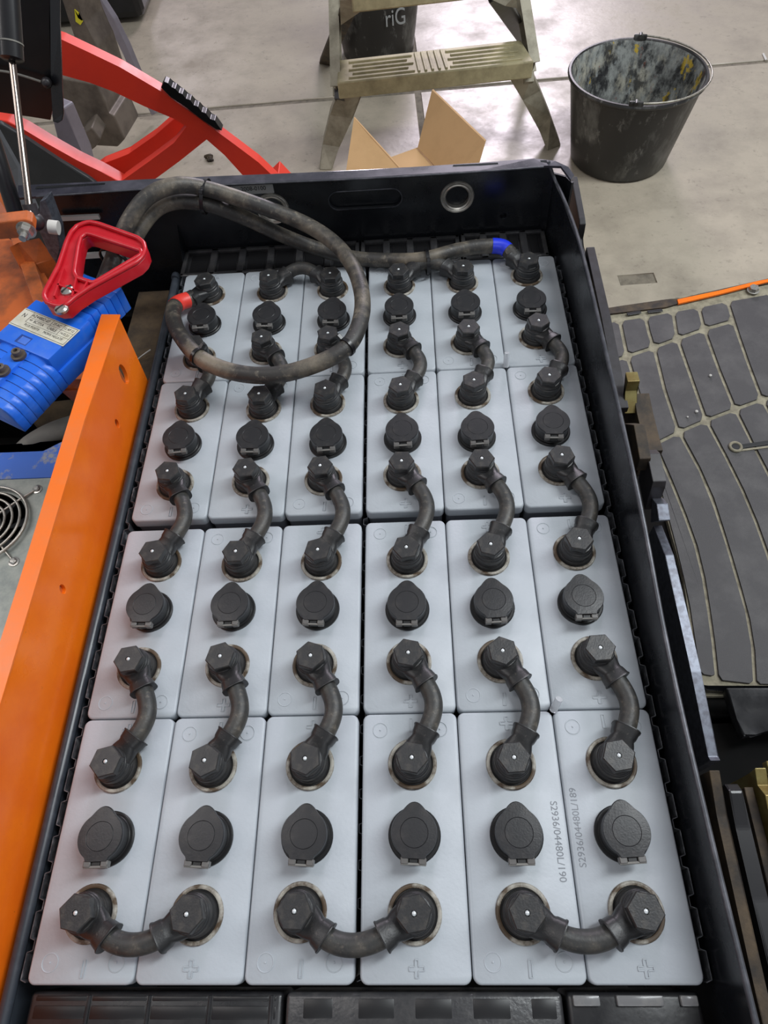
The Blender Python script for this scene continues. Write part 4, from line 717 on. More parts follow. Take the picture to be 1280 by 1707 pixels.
# ------------------------------------------------------------ raised black cover with gas strut, top left
cv = thing('raised_cover', 'raised black steel cover with folded edge at top left', 'cover', (-0.4455, 1.0000, 0.1561)); CO = Vector((-0.4455, 1.0000, 0.1561))
def CV(p): return Vector(p) - CO
plate('cover_panel', [CV(p) for p in [(-0.7597, 1.0000, 0.3157), (-0.3507, 1.0000, 0.2900), (-0.3819, 1.0000, 0.2302), (-0.4165, 1.0000, 0.1543), (-0.4289, 1.0000, 0.1276), (-0.4372, 1.0000, 0.1159), (-0.4557, 1.0000, 0.1203), (-0.5471, 1.0000, 0.1407), (-0.8610, 1.0000, 0.2122)]], (0, 0.003, 0), 'black', cv)
plate('cover_fold', [CV(p) for p in [(-0.3513, 0.9980, 0.2907), (-0.3354, 0.9900, 0.2925), (-0.3641, 0.9900, 0.2332), (-0.3972, 0.9900, 0.1580), (-0.4101, 0.9900, 0.1276), (-0.4159, 0.9900, 0.1191), (-0.4245, 0.9900, 0.1155), (-0.4340, 0.9980, 0.1143), (-0.4163, 0.9980, 0.1553)]], (0, 0.004, 0), 'tub', cv, 0.001)
bm = bmesh.new(); tube(bm, catmull([CV(p) for p in [(-0.4832, 0.9920, 0.1877), (-0.4598, 0.9920, 0.1833), (-0.4405, 0.9920, 0.1770), (-0.4217, 0.9920, 0.1691)]], 5), 0.0016, 8); mk('cover_weld', bm, 'hose', cv, 60)
bm = bmesh.new(); bmesh.ops.create_icosphere(bm, subdivisions=2, radius=0.007, matrix=Matrix.Translation(CV((-0.4145, 0.9920, 0.1672)))); mk('weld_blob', bm, 'darksteel', cv, 60)
gs = thing('gas_strut', 'gas strut with black cylinder and shiny rod holding the cover', 'gas strut', (-0.3682, 0.7200, 0.1539)); GO = Vector((-0.3682, 0.7200, 0.1539))
pa = Vector((-0.3666, 0.7200, 0.1568)) - GO; pm = Vector((-0.3770, 0.8600, 0.2514)) - GO; pt = Vector((-0.3647, 0.9300, 0.3259)) - GO
bm = bmesh.new(); cyl(bm, pa, pm, 0.0040, 20); o = mk('strut_rod', bm, 'rod', gs, 60)
bm = bmesh.new(); tube(bm, [pm + (pt - pm) * -0.0, pm + (pt - pm) * 0.02, pm + (pt - pm) * 0.04, pt], [0.009, 0.0125, 0.0125, 0.0125], 24); mk('strut_cylinder', bm, 'black', gs, 50)
bm = bmesh.new(); c0 = pm + (pt - pm) * 0.16; dd = (pt - pm).normalized(); cyl(bm, c0, c0 + dd * 0.0015, 0.0131, 24); mk('strut_wire_clip', bm, 'hose', gs, 50)
bm = bmesh.new(); cyl(bm, pa - V(0, 0, .012), pa + (pm - pa).normalized() * 0.012, 0.0075, 18); bmesh.ops.create_uvsphere(bm, u_segments=16, v_segments=10, radius=0.0105, matrix=Matrix.Translation(pa + V(0, .002, -.010))); mk('strut_socket', bm, 'darksteel', gs, 50)
tag(plate('side_flap', [(-0.6395, 1.2000, 0.0315), (-0.5490, 1.0500, 0.0225), (-0.4957, 0.9500, 0.0125), (-0.5243, 0.9500, 0.0143), (-0.6397, 1.1000, -0.0231)], (0.0, 0.01, 0.0), 'fender'), 'grey flap edge at far left below the black cover', 'flap')
tag(tube_obj('black_rail', [(-0.4478, 0.8656, 0.1800), (-0.4439, 0.8382, 0.1400), (-0.4471, 0.8194, 0.0900)], 0.010, 'black', None, 14, 4), 'slim black rail slanting down beside the orange upper arm', 'rail')

# ------------------------------------------------------------ buckets
def bucket(x, y, rb, rt, h, label, rz, handle, text=None):
    t = thing('bucket', label, 'bucket', (x, y, ZF), None, rz)
    w = 0.004; k = (rt - rb)
    out = [(0, 0.004), (rb - .006, 0.002), (rb, 0.008)] + [(rb + k * s * 0.93, 0.008 + (h - 0.008) * s) for s in (0.25, 0.5, 0.75, 0.93)] + [(rt - .006, h * 0.945), (rt - .001, h * 0.95), (rt + .003, h * .965), (rt + .004, h - .005), (rt + .001, h + .001), (rt - .005, h + .001), (rt - .008, h - .003)]
    bm = bmesh.new(); lathe(bm, out, 64); mk('bucket_shell', bm, 'bucket', t, 40)
    bm = bmesh.new(); lathe(bm, [(rt - .0078, h - .003), (rt - .009, h - .006), (rt - .011, h * .93), (rb - .004, 0.016), (rb - .012, 0.010), (0, 0.010)], 64); o = mk('bucket_inside', bm, 'splatter' if handle else 'black', t, 40)
    if handle: o['label'] = 'inside crusted with grey and yellow dried paint'
    for s in (-1, 1):
        bm = bmesh.new(); box(bm, -0.020, 0.020, s * (rt - .004) - 0.005, s * (rt - .004) + 0.005, h - .012, h + .012, 0.004, 2); cyl(bm, (0, s * (rt - .012), h + .008), (0, s * (rt + .006), h + .008), 0.006, 12); mk('handle_ear', bm, 'bucket', t, 40)
    if handle:
        R_ = rt - 0.002; pts = [V(math.sin(math.pi * i / 24) * (R_ + 0.010), -math.cos(math.pi * i / 24) * R_, h + .008 - 0.004 * math.sin(math.pi * i / 24)) for i in range(25)]
        bm = bmesh.new(); tube(bm, pts, 0.0028, 10); mk('wire_handle', bm, 'wire', t, 60)
    return t
bucket(0.756, 2.199, 0.153, 0.200, 0.262, 'large black bucket crusted with dried paint, standing right of the stepladder', math.radians(-13), True)
b2 = bucket(-0.035, 3.02, 0.140, 0.175, 0.25, 'black bucket with white letters standing behind the stepladder', 0.6, False)
tx = text_mesh('riG', 0.075, 'labelgrey', b2, Matrix.Rotation(math.radians(4), 4, 'Z') @ Matrix.Translation((0.035, -0.166, 0.172)) @ Matrix.Rotation(math.radians(86), 4, 'X'), 'white_lettering', 0.001, 1.0, 0.8)
tx.rotation_euler = (0, 0, 0.02)
b2.rotation_euler = (0, 0, 0.15)

# ------------------------------------------------------------ stepladder
ld = thing('stepladder', 'dusty aluminium stepladder with ribbed step, standing beyond the battery', 'stepladder', (0.1647, 2.6938, -0.7200)); LD = Vector((0.1647, 2.6938, -0.7200))
def L(p): return Vector(p) - LD
zs = -0.42
st_ = [(-0.1372, 2.1666, -0.4200), (0.4465, 2.2139, -0.4200), (0.4226, 2.3496, -0.4200), (-0.1399, 2.3024, -0.4200)]
plate('lower_step', [L(p) for p in st_], (0, 0, -0.048), 'ladderstep', ld, 0.004)
sa, sb_, sc_, sd_ = [L(p) for p in st_]
def onstep(u, v, dz=0.0): return (sa * (1 - u) + sb_ * u) * (1 - v) + (sd_ * (1 - u) + sc_ * u) * v + V(0, 0, dz)
for k in range(5):
    v = 0.14 + 0.17 * k
    for u0, u1 in ((0.06, 0.40), (0.58, 0.95)):
        bm = bmesh.new(); beam(bm, onstep(u0 + .02 * (k % 2), v, .001), onstep(u1 - .03 * (k % 2), v, .001), 0.008, 0.006, (0, 0, 1), 0.002); mk('tread_rib', bm, 'ladderstep', ld)
for k in range(5):
    u = 0.42 + 0.035 * k; bm = bmesh.new(); beam(bm, onstep(u, 0.08, .001), onstep(u, 0.92, .001), 0.008, 0.006, (0, 0, 1), 0.002); mk('cross_rib', bm, 'ladderstep', ld)
plate('upper_step', [L(p) for p in [(-0.0637, 2.0122, -0.1400), (0.3500, 2.0500, -0.1400), (0.3394, 2.1813, -0.1400), (-0.0670, 2.1631, -0.1400)]], (0, 0, -0.045), 'ladderstep', ld, 0.004)
def rail(p0, p1, w, d, nm='side_rail', up=(0, 0, 1)):
    """C-section rail: web and two flanges"""
    p0 = L(p0); p1 = L(p1); t_ = (p1 - p0).normalized(); s = V(1, 0, 0); u = s.cross(t_).normalized(); bm = bmesh.new()
    beam(bm, p0, p1, d, 0.004, s)
    for sg in (-1, 1): beam(bm, p0 + u * (sg * d / 2), p1 + u * (sg * d / 2), 0.004, w, s)
    return mk(nm, bm, 'ladder', ld)
rail((-0.1470, 2.2211, -0.4700), (-0.1360, 2.5200, -0.2242), 0.030, 0.062)
rail((0.4594, 2.2845, -0.4700), (0.4055, 2.5200, -0.2583), 0.030, 0.062)
def flare(a0, a1, b0, b1, nm, th=(0, 0.03, 0)):
    pts = [L(a0), L(a1), L(b1), L(b0)]; return plate(nm, pts, th, 'ladder', ld, 0.003)
plate('front_leg', [L(p) for p in [(-0.1016, 2.2143, -0.4800), (-0.0687, 2.2454, -0.4800), (-0.0741, 2.2365, -0.5000), (-0.1063, 2.2292, -0.5600), (-0.1612, 2.2539, -0.6600), (-0.1938, 2.2184, -0.7200), (-0.2370, 2.2229, -0.7200), (-0.2186, 2.2745, -0.6600), (-0.1809, 2.2665, -0.5600), (-0.1493, 2.1994, -0.4800)]], (0.0, 0.045, 0.0), 'ladder', ld, 0.004)
plate('front_leg', [L(p) for p in [(0.3746, 2.2881, -0.4800), (0.4563, 2.2626, -0.4800), (0.4894, 2.2881, -0.5400), (0.5335, 2.2761, -0.6200), (0.5828, 2.2794, -0.7200), (0.5332, 2.2528, -0.7200), (0.5009, 2.2822, -0.6600), (0.4369, 2.2695, -0.5600)]], (0.0, 0.045, 0.0), 'ladder', ld, 0.004)
for a, b in (((537,250), (545,262)), ((920,222), (925,232))): pass
bm = bmesh.new(); beam(bm, L((-0.1379, 2.2270, -0.4700)), L((-0.1396, 2.2074, -0.4900)), 0.028, 0.028); mk('rail_end_cap', bm, 'darksteel', ld)
bm = bmesh.new(); beam(bm, L((0.4409, 2.2508, -0.4700)), L((0.4415, 2.2353, -0.4900)), 0.028, 0.028); mk('rail_end_cap', bm, 'ladder', ld)
for nm, p0, p1 in (('rear_leg', (-0.2477, 2.9564, -0.7200), (-0.0434, 2.0972, -0.1500)), ('rear_leg', (0.5388, 2.8243, -0.6600), (0.3062, 2.1021, -0.2000))):
    bm = bmesh.new(); beam(bm, L(p0), L(p1), 0.045, 0.022, (0, 1, 0), 0.003); mk(nm, bm, 'darksteel' if p0[0] > 0 else 'rust', ld)
plate('gusset_plate', [L(p) for p in [(-0.0990, 2.0819, -0.1800), (-0.0070, 2.0738, -0.1800), (-0.0289, 2.0807, -0.2000), (-0.1108, 2.1866, -0.2800)]], (0, 0.004, 0), 'ladder', ld)
plate('gusset_plate', [L(p) for p in [(0.2773, 2.0339, -0.1800), (0.3497, 2.0355, -0.1800), (0.3598, 2.0624, -0.2200), (0.3240, 2.0309, -0.2000)]], (0, 0.004, 0), 'ladder', ld)

# ------------------------------------------------------------ cardboard box
cb = thing('cardboard_box', 'open brown cardboard box with raised flaps behind the compartment wall', 'box', (0.0825, 2.1354, -0.7200)); CB = Vector((0.0825, 2.1354, -0.7200))
def K(p): return Vector(p) - CB
z1 = -0.52
lf = [Vector((-0.1145, 1.9014, -0.5200)), Vector((0.0209, 1.9319, -0.5200)), Vector((0.0952, 1.9758, -0.5200)), Vector((0.1765, 1.8303, -0.5200))]
plate('left_flap', [K(p) for p in [(-0.0861, 2.0084, -0.4400), (0.0395, 1.8464, -0.5000), (0.0934, 1.7633, -0.5400), (-0.1256, 1.7846, -0.5400)]], (0.002, 0.004, 0), 'card', cb)
plate('right_flap', [K(p) for p in [(0.1402, 2.0902, -0.4200), (0.2691, 1.8140, -0.4200), (0.2362, 1.7736, -0.5200), (0.1779, 1.7934, -0.5200), (0.0934, 1.9759, -0.5200)]], (0.004, 0.004, 0), 'card', cb)
a = Vector((0.0120, 1.9413, -0.5250)); b = Vector((0.0953, 1.9844, -0.5250)); d = Vector((0.1925, 1.7581, -0.5250)); e = Vector((0.0916, 1.7004, -0.5250))
plate('far_flap', [K(p) for p in (a, b, d, e)], (0, 0, -0.003), 'card', cb)
q0 = K(a); q1 = K(b)
def wall_(p, q, nm): plate(nm, [p, q, V(q.x, q.y, 0), V(p.x, p.y, 0)], (0.002, 0.003, 0), 'card', cb)
c2, c3 = K((0.2376, 1.6998, -0.5250)), K((-0.1220, 1.7207, -0.5250))
wall_(q0, q1, 'box_wall'); wall_(q1, c2, 'box_wall'); wall_(c2, c3, 'box_wall'); wall_(c3, q0, 'box_wall')

# ------------------------------------------------------------ driver platform with rubber mat
ZP = -0.45
pf = thing('driver_platform', 'truck driver platform with black rubber mat and dusty grooves', 'platform', (0.6, 0.8, -0.6))
def PFm(p): return Vector(p) - Vector((0.6, 0.8, -0.6))
plate('mat_base', [PFm(p) for p in [(0.4865, 1.1819, -0.4535), (0.5521, 1.2000, -0.4535), (0.6874, 1.2246, -0.4535), (0.8589, 1.2586, -0.4535), (1.0466, 1.2959, -0.4535), (1.3594, 1.3612, -0.4535), (0.9936, 0.3249, -0.4535), (0.4798, 0.3360, -0.4535), (0.4999, 0.5394, -0.4535), (0.4987, 0.6707, -0.4535), (0.4939, 0.7908, -0.4535), (0.4785, 0.9092, -0.4535)]], (0, 0, -0.01), 'groove', pf)
plate('platform_body', [PFm(p) for p in [(0.268, 1.12, -0.464), (0.4946, 1.1855, -0.4640), (0.6927, 1.2326, -0.4640), (1.3705, 1.3702, -0.4640), (1.0029, 0.3278, -0.4640), (0.268, 0.30, -0.464)]], (0, 0, -0.20), 'void', pf)
PADS = [[(0.4819, 1.133), (0.4775, 1.0896), (0.4732, 1.0476), (0.482, 1.0427), (0.4927, 1.0467), (0.4998, 1.0608), (0.5011, 1.0992), (0.5025, 1.1388), (0.4945, 1.1465), (0.49, 1.1456)], [(0.4745, 1.018), (0.4823, 0.9164), (0.4956, 0.822), (0.5055, 0.8185), (0.502, 0.8171), (0.5075, 0.8296), (0.5027, 0.9264), (0.4995, 1.031), (0.4907, 1.0359), (0.48, 1.0319)], [(0.4993, 0.7971), (0.5006, 0.7261), (0.5011, 0.6592), (0.5012, 0.596), (0.5, 0.5362), (0.4976, 0.4796), (0.4921, 0.426), (0.4867, 0.375), (0.4913, 0.3683), (0.503, 0.3659), (0.5078, 0.3678), (0.516, 0.4201), (0.5227, 0.4752), (0.5286, 0.5334), (0.5306, 0.5951), (0.5263, 0.6606), (0.5188, 0.7304), (0.5088, 0.8046), (0.5001, 0.8081), (0.5036, 0.8095)], [(0.5105, 1.1382), (0.5091, 1.0987), (0.5076, 1.0603), (0.5157, 1.0553), (0.5516, 1.0685), (0.5573, 1.0828), (0.557, 1.1139), (0.5585, 1.1457), (0.5508, 1.1541), (0.5174, 1.1501)], [(0.5073, 1.0305), (0.5101, 0.9259), (0.5146, 0.8292), (0.5234, 0.8258), (0.5521, 0.841), (0.5578, 0.8553), (0.5546, 0.9503), (0.5581, 1.0525), (0.5494, 1.0575), (0.5136, 1.0444)], [(0.5159, 0.8043), (0.5256, 0.73), (0.5329, 0.6604), (0.5371, 0.5948), (0.5349, 0.5332), (0.5288, 0.475), (0.522, 0.4199), (0.5136, 0.3676), (0.5169, 0.3584), (0.5568, 0.3526), (0.5626, 0.357), (0.5752, 0.4127), (0.5821, 0.4718), (0.5829, 0.5345), (0.5839, 0.6012), (0.5825, 0.6722), (0.5765, 0.7481), (0.5612, 0.8298), (0.55, 0.8318), (0.5214, 0.8167)], [(0.5665, 1.1451), (0.5649, 1.1134), (0.5651, 1.0822), (0.575, 1.0775), (0.6049, 1.0896), (0.6131, 1.1044), (0.616, 1.1309), (0.619, 1.158), (0.6119, 1.1656), (0.5737, 1.1579)], [(0.5658, 1.052), (0.5621, 0.9499), (0.565, 0.8549), (0.5742, 0.8519), (0.6095, 0.8677), (0.6156, 0.8811), (0.6137, 0.9739), (0.6117, 1.0738), (0.6024, 1.0785), (0.5727, 1.0665)], [(0.5683, 0.8294), (0.5818, 0.7577), (0.5892, 0.6903), (0.5898, 0.627), (0.5897, 0.5671), (0.5888, 0.5104), (0.5867, 0.4565), (0.5798, 0.4054), (0.5683, 0.3569), (0.5721, 0.3514), (0.6102, 0.3495), (0.6159, 0.3542), (0.6274, 0.4051), (0.6366, 0.4588), (0.6437, 0.5154), (0.6452, 0.5754), (0.6442, 0.6389), (0.6395, 0.7064), (0.6303, 0.7784), (0.6181, 0.8551), (0.6072, 0.8583), (0.572, 0.8426)], [(0.627, 1.1574), (0.6239, 1.1304), (0.6209, 1.1039), (0.6286, 1.0991), (0.6661, 1.1137), (0.6739, 1.1286), (0.6753, 1.1476), (0.6767, 1.1669), (0.6689, 1.1751), (0.635, 1.1697)], [(0.6194, 1.0733), (0.6212, 0.9734), (0.6228, 0.8808), (0.6316, 0.877), (0.6714, 0.8929), (0.6767, 0.906), (0.6731, 0.9983), (0.6726, 1.0975), (0.6633, 1.1025), (0.626, 1.0879)], [(0.6253, 0.8547), (0.6372, 0.778), (0.6462, 0.7061), (0.6507, 0.6386), (0.6515, 0.5751), (0.6499, 0.5152), (0.6426, 0.4586), (0.6332, 0.405), (0.6216, 0.3541), (0.6255, 0.3487), (0.6673, 0.3471), (0.6732, 0.352), (0.6865, 0.4051), (0.6982, 0.461), (0.7033, 0.5204), (0.7061, 0.5834), (0.7025, 0.6504), (0.6963, 0.7218), (0.6876, 0.7981), (0.6789, 0.8795), (0.6689, 0.8833), (0.6292, 0.8676)], [(0.6846, 1.1663), (0.6832, 1.1471), (0.6818, 1.1281), (0.6899, 1.1223), (0.7324, 1.1354), (0.7397, 1.1495), (0.7405, 1.1652), (0.7414, 1.1811), (0.7329, 1.1887), (0.6921, 1.1795)], [(0.6804, 1.097), (0.6806, 0.9979), (0.684, 0.9056), (0.6936, 0.9015), (0.7284, 0.9145), (0.7344, 0.9273), (0.7351, 1.0192), (0.7382, 1.1179), (0.7294, 1.124), (0.687, 1.1109)], [(0.6861, 0.8791), (0.6933, 0.8065), (0.7015, 0.738), (0.7073, 0.6734), (0.7109, 0.6124), (0.7125, 0.5547), (0.7076, 0.5001), (0.703, 0.4481), (0.6908, 0.3989), (0.6788, 0.3519), (0.6826, 0.3466), (0.7197, 0.3453), (0.7253, 0.3501), (0.7373, 0.3988), (0.7498, 0.4498), (0.755, 0.5037), (0.7596, 0.5606), (0.7616, 0.6206), (0.7592, 0.6843), (0.7539, 0.7519), (0.7448, 0.8239), (0.736, 0.9004), (0.7256, 0.9048), (0.691, 0.8919)], [(0.7493, 1.1805), (0.7449, 1.0906), (0.7423, 1.0062), (0.7416, 0.9269), (0.7503, 0.9214), (0.8172, 0.9392), (0.8232, 0.9506), (0.827, 1.0284), (0.8327, 1.1111), (0.8402, 1.1989), (0.8335, 1.207), (0.7563, 1.1933)], [(0.7432, 0.9), (0.7518, 0.8235), (0.7607, 0.7516), (0.7657, 0.684), (0.768, 0.6204), (0.7658, 0.5603), (0.761, 0.5035), (0.7557, 0.4496), (0.743, 0.3986), (0.7309, 0.35), (0.7348, 0.3447), (0.7873, 0.3429), (0.7931, 0.3477), (0.8072, 0.3981), (0.822, 0.4511), (0.8287, 0.5072), (0.8356, 0.5664), (0.8387, 0.6292), (0.8385, 0.6959), (0.8339, 0.767), (0.8272, 0.8427), (0.8223, 0.9234), (0.814, 0.9294), (0.7475, 0.9117)], [(0.8482, 1.1983), (0.8404, 1.1105), (0.8345, 1.028), (0.8305, 0.9502), (0.8388, 0.9441), (0.9065, 0.9596), (0.913, 0.9712), (0.9202, 1.0491), (0.9292, 1.1318), (0.9437, 1.2194), (0.9393, 1.2272), (0.857, 1.2113)], [(0.8295, 0.923), (0.8341, 0.8424), (0.8406, 0.7667), (0.845, 0.6956), (0.845, 0.629), (0.8417, 0.5662), (0.8347, 0.507), (0.8279, 0.4509), (0.8129, 0.3979), (0.7986, 0.3476), (0.8023, 0.3423), (0.8543, 0.3405), (0.8602, 0.3453), (0.8765, 0.3972), (0.8935, 0.4519), (0.9022, 0.5099), (0.9114, 0.5713), (0.9158, 0.6366), (0.9179, 0.706), (0.9145, 0.7801), (0.9104, 0.8593), (0.9111, 0.9437), (0.903, 0.9497), (0.8356, 0.9343)], [(0.9516, 1.2188), (0.9369, 1.1313), (0.9276, 1.0486), (0.9203, 0.9708), (0.9283, 0.9646), (0.997, 0.9804), (1.0042, 0.9921), (1.0144, 1.0701), (1.0268, 1.1528), (1.05, 1.24), (1.0459, 1.2479), (0.963, 1.2318)], [(0.9183, 0.9432), (0.917, 0.8671), (0.9203, 0.7952), (0.924, 0.7274), (0.923, 0.6635), (0.9209, 0.6032), (0.9137, 0.5461), (0.9054, 0.492), (0.8959, 0.4406), (0.8805, 0.3918), (0.8657, 0.3452), (0.8691, 0.34), (0.9207, 0.3381), (0.9267, 0.3429), (0.9434, 0.3909), (0.9609, 0.4412), (0.9719, 0.4944), (0.9822, 0.5504), (0.9906, 0.6096), (0.9947, 0.6723), (0.9966, 0.7387), (0.995, 0.8095), (0.9942, 0.8846), (1.0007, 0.9642), (0.9931, 0.9703), (0.9247, 0.9547)], [(1.0579, 1.2394), (1.0344, 1.1523), (1.0219, 1.0696), (1.0114, 0.9916), (1.019, 0.9854), (1.0885, 1.0014), (1.0962, 1.0132), (1.1096, 1.0913), (1.1252, 1.174), (1.1571, 1.2608), (1.1533, 1.2688), (1.0698, 1.2526)], [(1.0079, 0.9638), (1.0012, 0.8842), (1.0018, 0.8091), (1.0031, 0.7384), (1.0011, 0.672), (0.9968, 0.6093), (0.9882, 0.5502), (0.9777, 0.4942), (0.9666, 0.4411), (0.949, 0.3908), (0.9322, 0.3428), (0.9354, 0.3376), (0.9865, 0.3358), (0.9926, 0.3405), (1.0115, 0.3899), (1.0312, 0.4418), (1.044, 0.4966), (1.0566, 0.5544), (1.0664, 0.6157), (1.0729, 0.6807), (1.076, 0.7499), (1.077, 0.8235), (1.0797, 0.9019), (1.0917, 0.985), (1.0843, 0.9912), (1.0151, 0.9753)]]
for pts in PADS:
    bm = bmesh.new(); extr(bm, [PFm((x, y, ZP - .0040)) for x, y in pts], (0, 0, 0.0040), 0.0006, 1); mk('mat_pad', bm, 'mat', pf)
plate('platform_edge', [PFm(p) for p in [(0.4815, 1.1886, -0.4490), (0.5241, 1.1950, -0.4490), (0.6172, 1.2073, -0.4490), (0.6485, 1.2087, -0.4490), (0.8641, 1.2606, -0.4490), (1.3612, 1.3719, -0.4490), (1.3538, 1.3555, -0.4490), (0.8595, 1.2451, -0.4490), (0.6675, 1.2016, -0.4490), (0.6119, 1.1829, -0.4490), (0.4783, 1.1700, -0.4490)]], (0, 0, -0.012), 'rust', pf)
plate('orange_edge_strip', [PFm(p) for p in [(0.6397, 1.2021, -0.4460), (0.7363, 1.2237, -0.4460), (0.8199, 1.2466, -0.4460), (0.8750, 1.2581, -0.4460), (0.8726, 1.2503, -0.4460), (0.8141, 1.2352, -0.4460), (0.7334, 1.2123, -0.4460), (0.6392, 1.1888, -0.4460)]], (0, 0, -0.004), 'orange', pf)
for q in [((0.5252, 1.1666, -0.4490), (0.5557, 1.1719, -0.4490)), ((0.5696, 1.1709, -0.4490), (0.6023, 1.1742, -0.4490))]:
    bm = bmesh.new(); a = PFm(q[0]); b = PFm(q[1]); beam(bm, a, b, 0.008, 0.002, (0, 0, 1), .0008); mk('mat_slot', bm, 'spacerdark', pf)
bm = bmesh.new(); c0 = PFm((0.8076, 1.2218, -0.4490)); lathe(bm, [(0.013, 0), (0.013, 0.001), (0.010, 0.0015)], 20, c0); bmesh.ops.create_cone(bm, cap_ends=True, segments=6, radius1=0.011, radius2=0.010, depth=0.008, matrix=Matrix.Translation(c0 + V(0, 0, .005))); mk('platform_bolt', bm, 'steel', pf, 30)
bm = bmesh.new(); c0 = PFm((0.6558, 0.8001, -0.4485)); tube(bm, [c0 + V(x, y, 0) for x, y in circ(0, 0, 0.010, n=20)], 0.003, 8, closed=True); mk('keyhole_ring', bm, 'groove', pf, 60)
bm = bmesh.new(); beam(bm, PFm((0.6534, 0.7990, -0.4487)), PFm((0.7629, 0.8132, -0.4487)), 0.009, 0.0022, (0, 0, 1), .0008); lathe(bm, [(0.007, 0.0012), (0, 0.0013)], 16, c0); mk('keyhole_slot', bm, 'spacerdark', pf)
bm = bmesh.new(); beam(bm, PFm((0.6626, 0.7919, -0.4492)), PFm((0.7597, 0.8024, -0.4492)), 0.004, 0.002); mk('slot_dust_line', bm, 'groove', pf)
pm_ = [(0.4789, 0.3505, -0.4400), (0.4847, 0.3445, -0.4300), (0.5129, 0.3439, -0.4300), (0.9636, 0.3337, -0.4300), (0.9685, 0.3286, -0.4400), (0.5169, 0.3386, -0.4400), (0.4855, 0.3411, -0.4400)]
plate('mat_end_lip', [PFm(p) for p in pm_], (0, 0, -0.02), 'tub', pf, 0.001)

# moulded dark cover beside the platform, lower right
mc = thing('moulded_cover', 'dark grey moulded step cover at the near end of the rubber mat', 'cover', (0.5298, 0.2988, -0.4200)); MC = Vector((0.5298, 0.2988, -0.4200))
def MCm(p): return Vector(p) - MC
plate('cover_face', [MCm(p) for p in [(0.5016, 0.3353, -0.4100), (0.9447, 0.3254, -0.4100), (0.9328, 0.2715, -0.4300), (0.5530, 0.2768, -0.4300), (0.5337, 0.2746, -0.4300), (0.5166, 0.2681, -0.4300), (0.5114, 0.2935, -0.4250)]], (0, 0, -0.02), 'spacer', mc, 0.003, 40)
plate('cover_underside', [MCm(p) for p in [(0.268, 0.298, -0.47), (1.0, 0.298, -0.47), (1.0, -0.35, -0.47), (0.268, -0.35, -0.47)]], (0, 0, -0.18), 'void', mc)

# ------------------------------------------------------------ steel brackets between the right wall and the platform
def yz_plate(name, label, cat, X, top, drop, th, m, mt=None, bev=0.0008, depth=0.12):
    """plate standing in the y-z plane: top = its upper outline"""
    c = Vector(top[0]); t = thing(name, label, cat, c); pts = [Vector(p) - c for p in top]
    ext = [Vector((0, pts[-1].y, pts[-1].z - depth)), Vector((0, pts[0].y, pts[0].z - depth))] if drop else []
    plate('plate_body', pts + ext, (th, 0, 0), m, t, bev); return t
yz_plate('steel_bracket', 'black steel bracket with rounded end outside the far right corner', 'bracket', 0.285, [(0.2850, 0.9201, 0.0361), (0.2850, 0.8399, 0.0270), (0.2850, 0.8313, 0.0241), (0.2850, 0.8310, 0.0152), (0.2850, 0.8312, 0.0021), (0.2850, 0.8200, -0.0028), (0.2850, 0.7943, 0.0016)], True, 0.0085, 'bracket', bev=0.0012, depth=0.10)
yz_plate('steel_bracket', 'long dark steel plate edge outside the right wall, above the mat', 'bracket', 0.292, [(0.2920, 0.8032, 0.0094), (0.2920, 0.6760, 0.0031), (0.2920, 0.5689, -0.0086), (0.2920, 0.5436, -0.0108)], True, 0.011, 'darksteel', depth=0.10)
yz_plate('zinc_bracket', 'small yellow zinc bracket beside the long dark plate', 'bracket', 0.300, [(0.3000, 0.5780, 0.0112), (0.3000, 0.5636, 0.0110), (0.3000, 0.5598, -0.0176), (0.3000, 0.5537, -0.0253), (0.3000, 0.5420, -0.0200)], False, 0.014, 'zinc')
yz_plate('rusty_bar', 'rusty steel bar edge beside the mat, ending in a dark corner', 'bracket', 0.312, [(0.3120, 0.5636, -0.0101), (0.3120, 0.5369, -0.0147), (0.3120, 0.5016, -0.0161), (0.3120, 0.4839, -0.0149)], True, 0.018, 'rust', depth=0.05)
yz_plate('black_catch', 'black steel catch with bright corner beside the mat', 'catch', 0.300, [(0.3000, 0.4706, 0.0058), (0.3000, 0.4609, 0.0125), (0.3000, 0.4271, 0.0094), (0.3000, 0.4246, 0.0030), (0.3000, 0.4175, -0.0304), (0.3000, 0.4540, -0.0268)], False, 0.014, 'darksteel')
yz_plate('rusty_lug', 'rusty steel lug between the wall and the black catch', 'bracket', 0.290, [(0.2900, 0.5143, -0.0028), (0.2900, 0.4923, 0.0223), (0.2900, 0.4521, 0.0156), (0.2900, 0.4489, -0.0016), (0.2900, 0.4758, -0.0113)], False, 0.012, 'rust')
yz_plate('bare_lug', 'worn bare steel lug above the long bright bar', 'bracket', 0.304, [(0.3040, 0.4219, -0.0138), (0.3040, 0.4092, -0.0055), (0.3040, 0.3917, -0.0102), (0.3040, 0.4030, -0.0329)], False, 0.012, 'barebar')
yz_plate('steel_bar', 'long bright worn steel bar between the right wall and the mat', 'bar', 0.305, [(0.3050, 0.3973, -0.0295), (0.3050, 0.3567, -0.0192), (0.3050, 0.2898, -0.0225), (0.3050, 0.2375, -0.0260), (0.3050, 0.1636, -0.0356), (0.3050, 0.1599, -0.0323)], True, 0.0090, 'barebar', depth=0.06)
yz_plate('rusty_guide', 'dirty rusty steel guide below the bright bar, lower right', 'bracket', 0.276, [(0.2760, 0.1397, 0.0210), (0.2760, 0.1398, 0.0348), (0.2760, 0.1082, 0.0272), (0.2760, 0.0028, 0.0213), (0.2760, -0.0361, 0.0206)], True, 0.008, 'rust', depth=0.08)
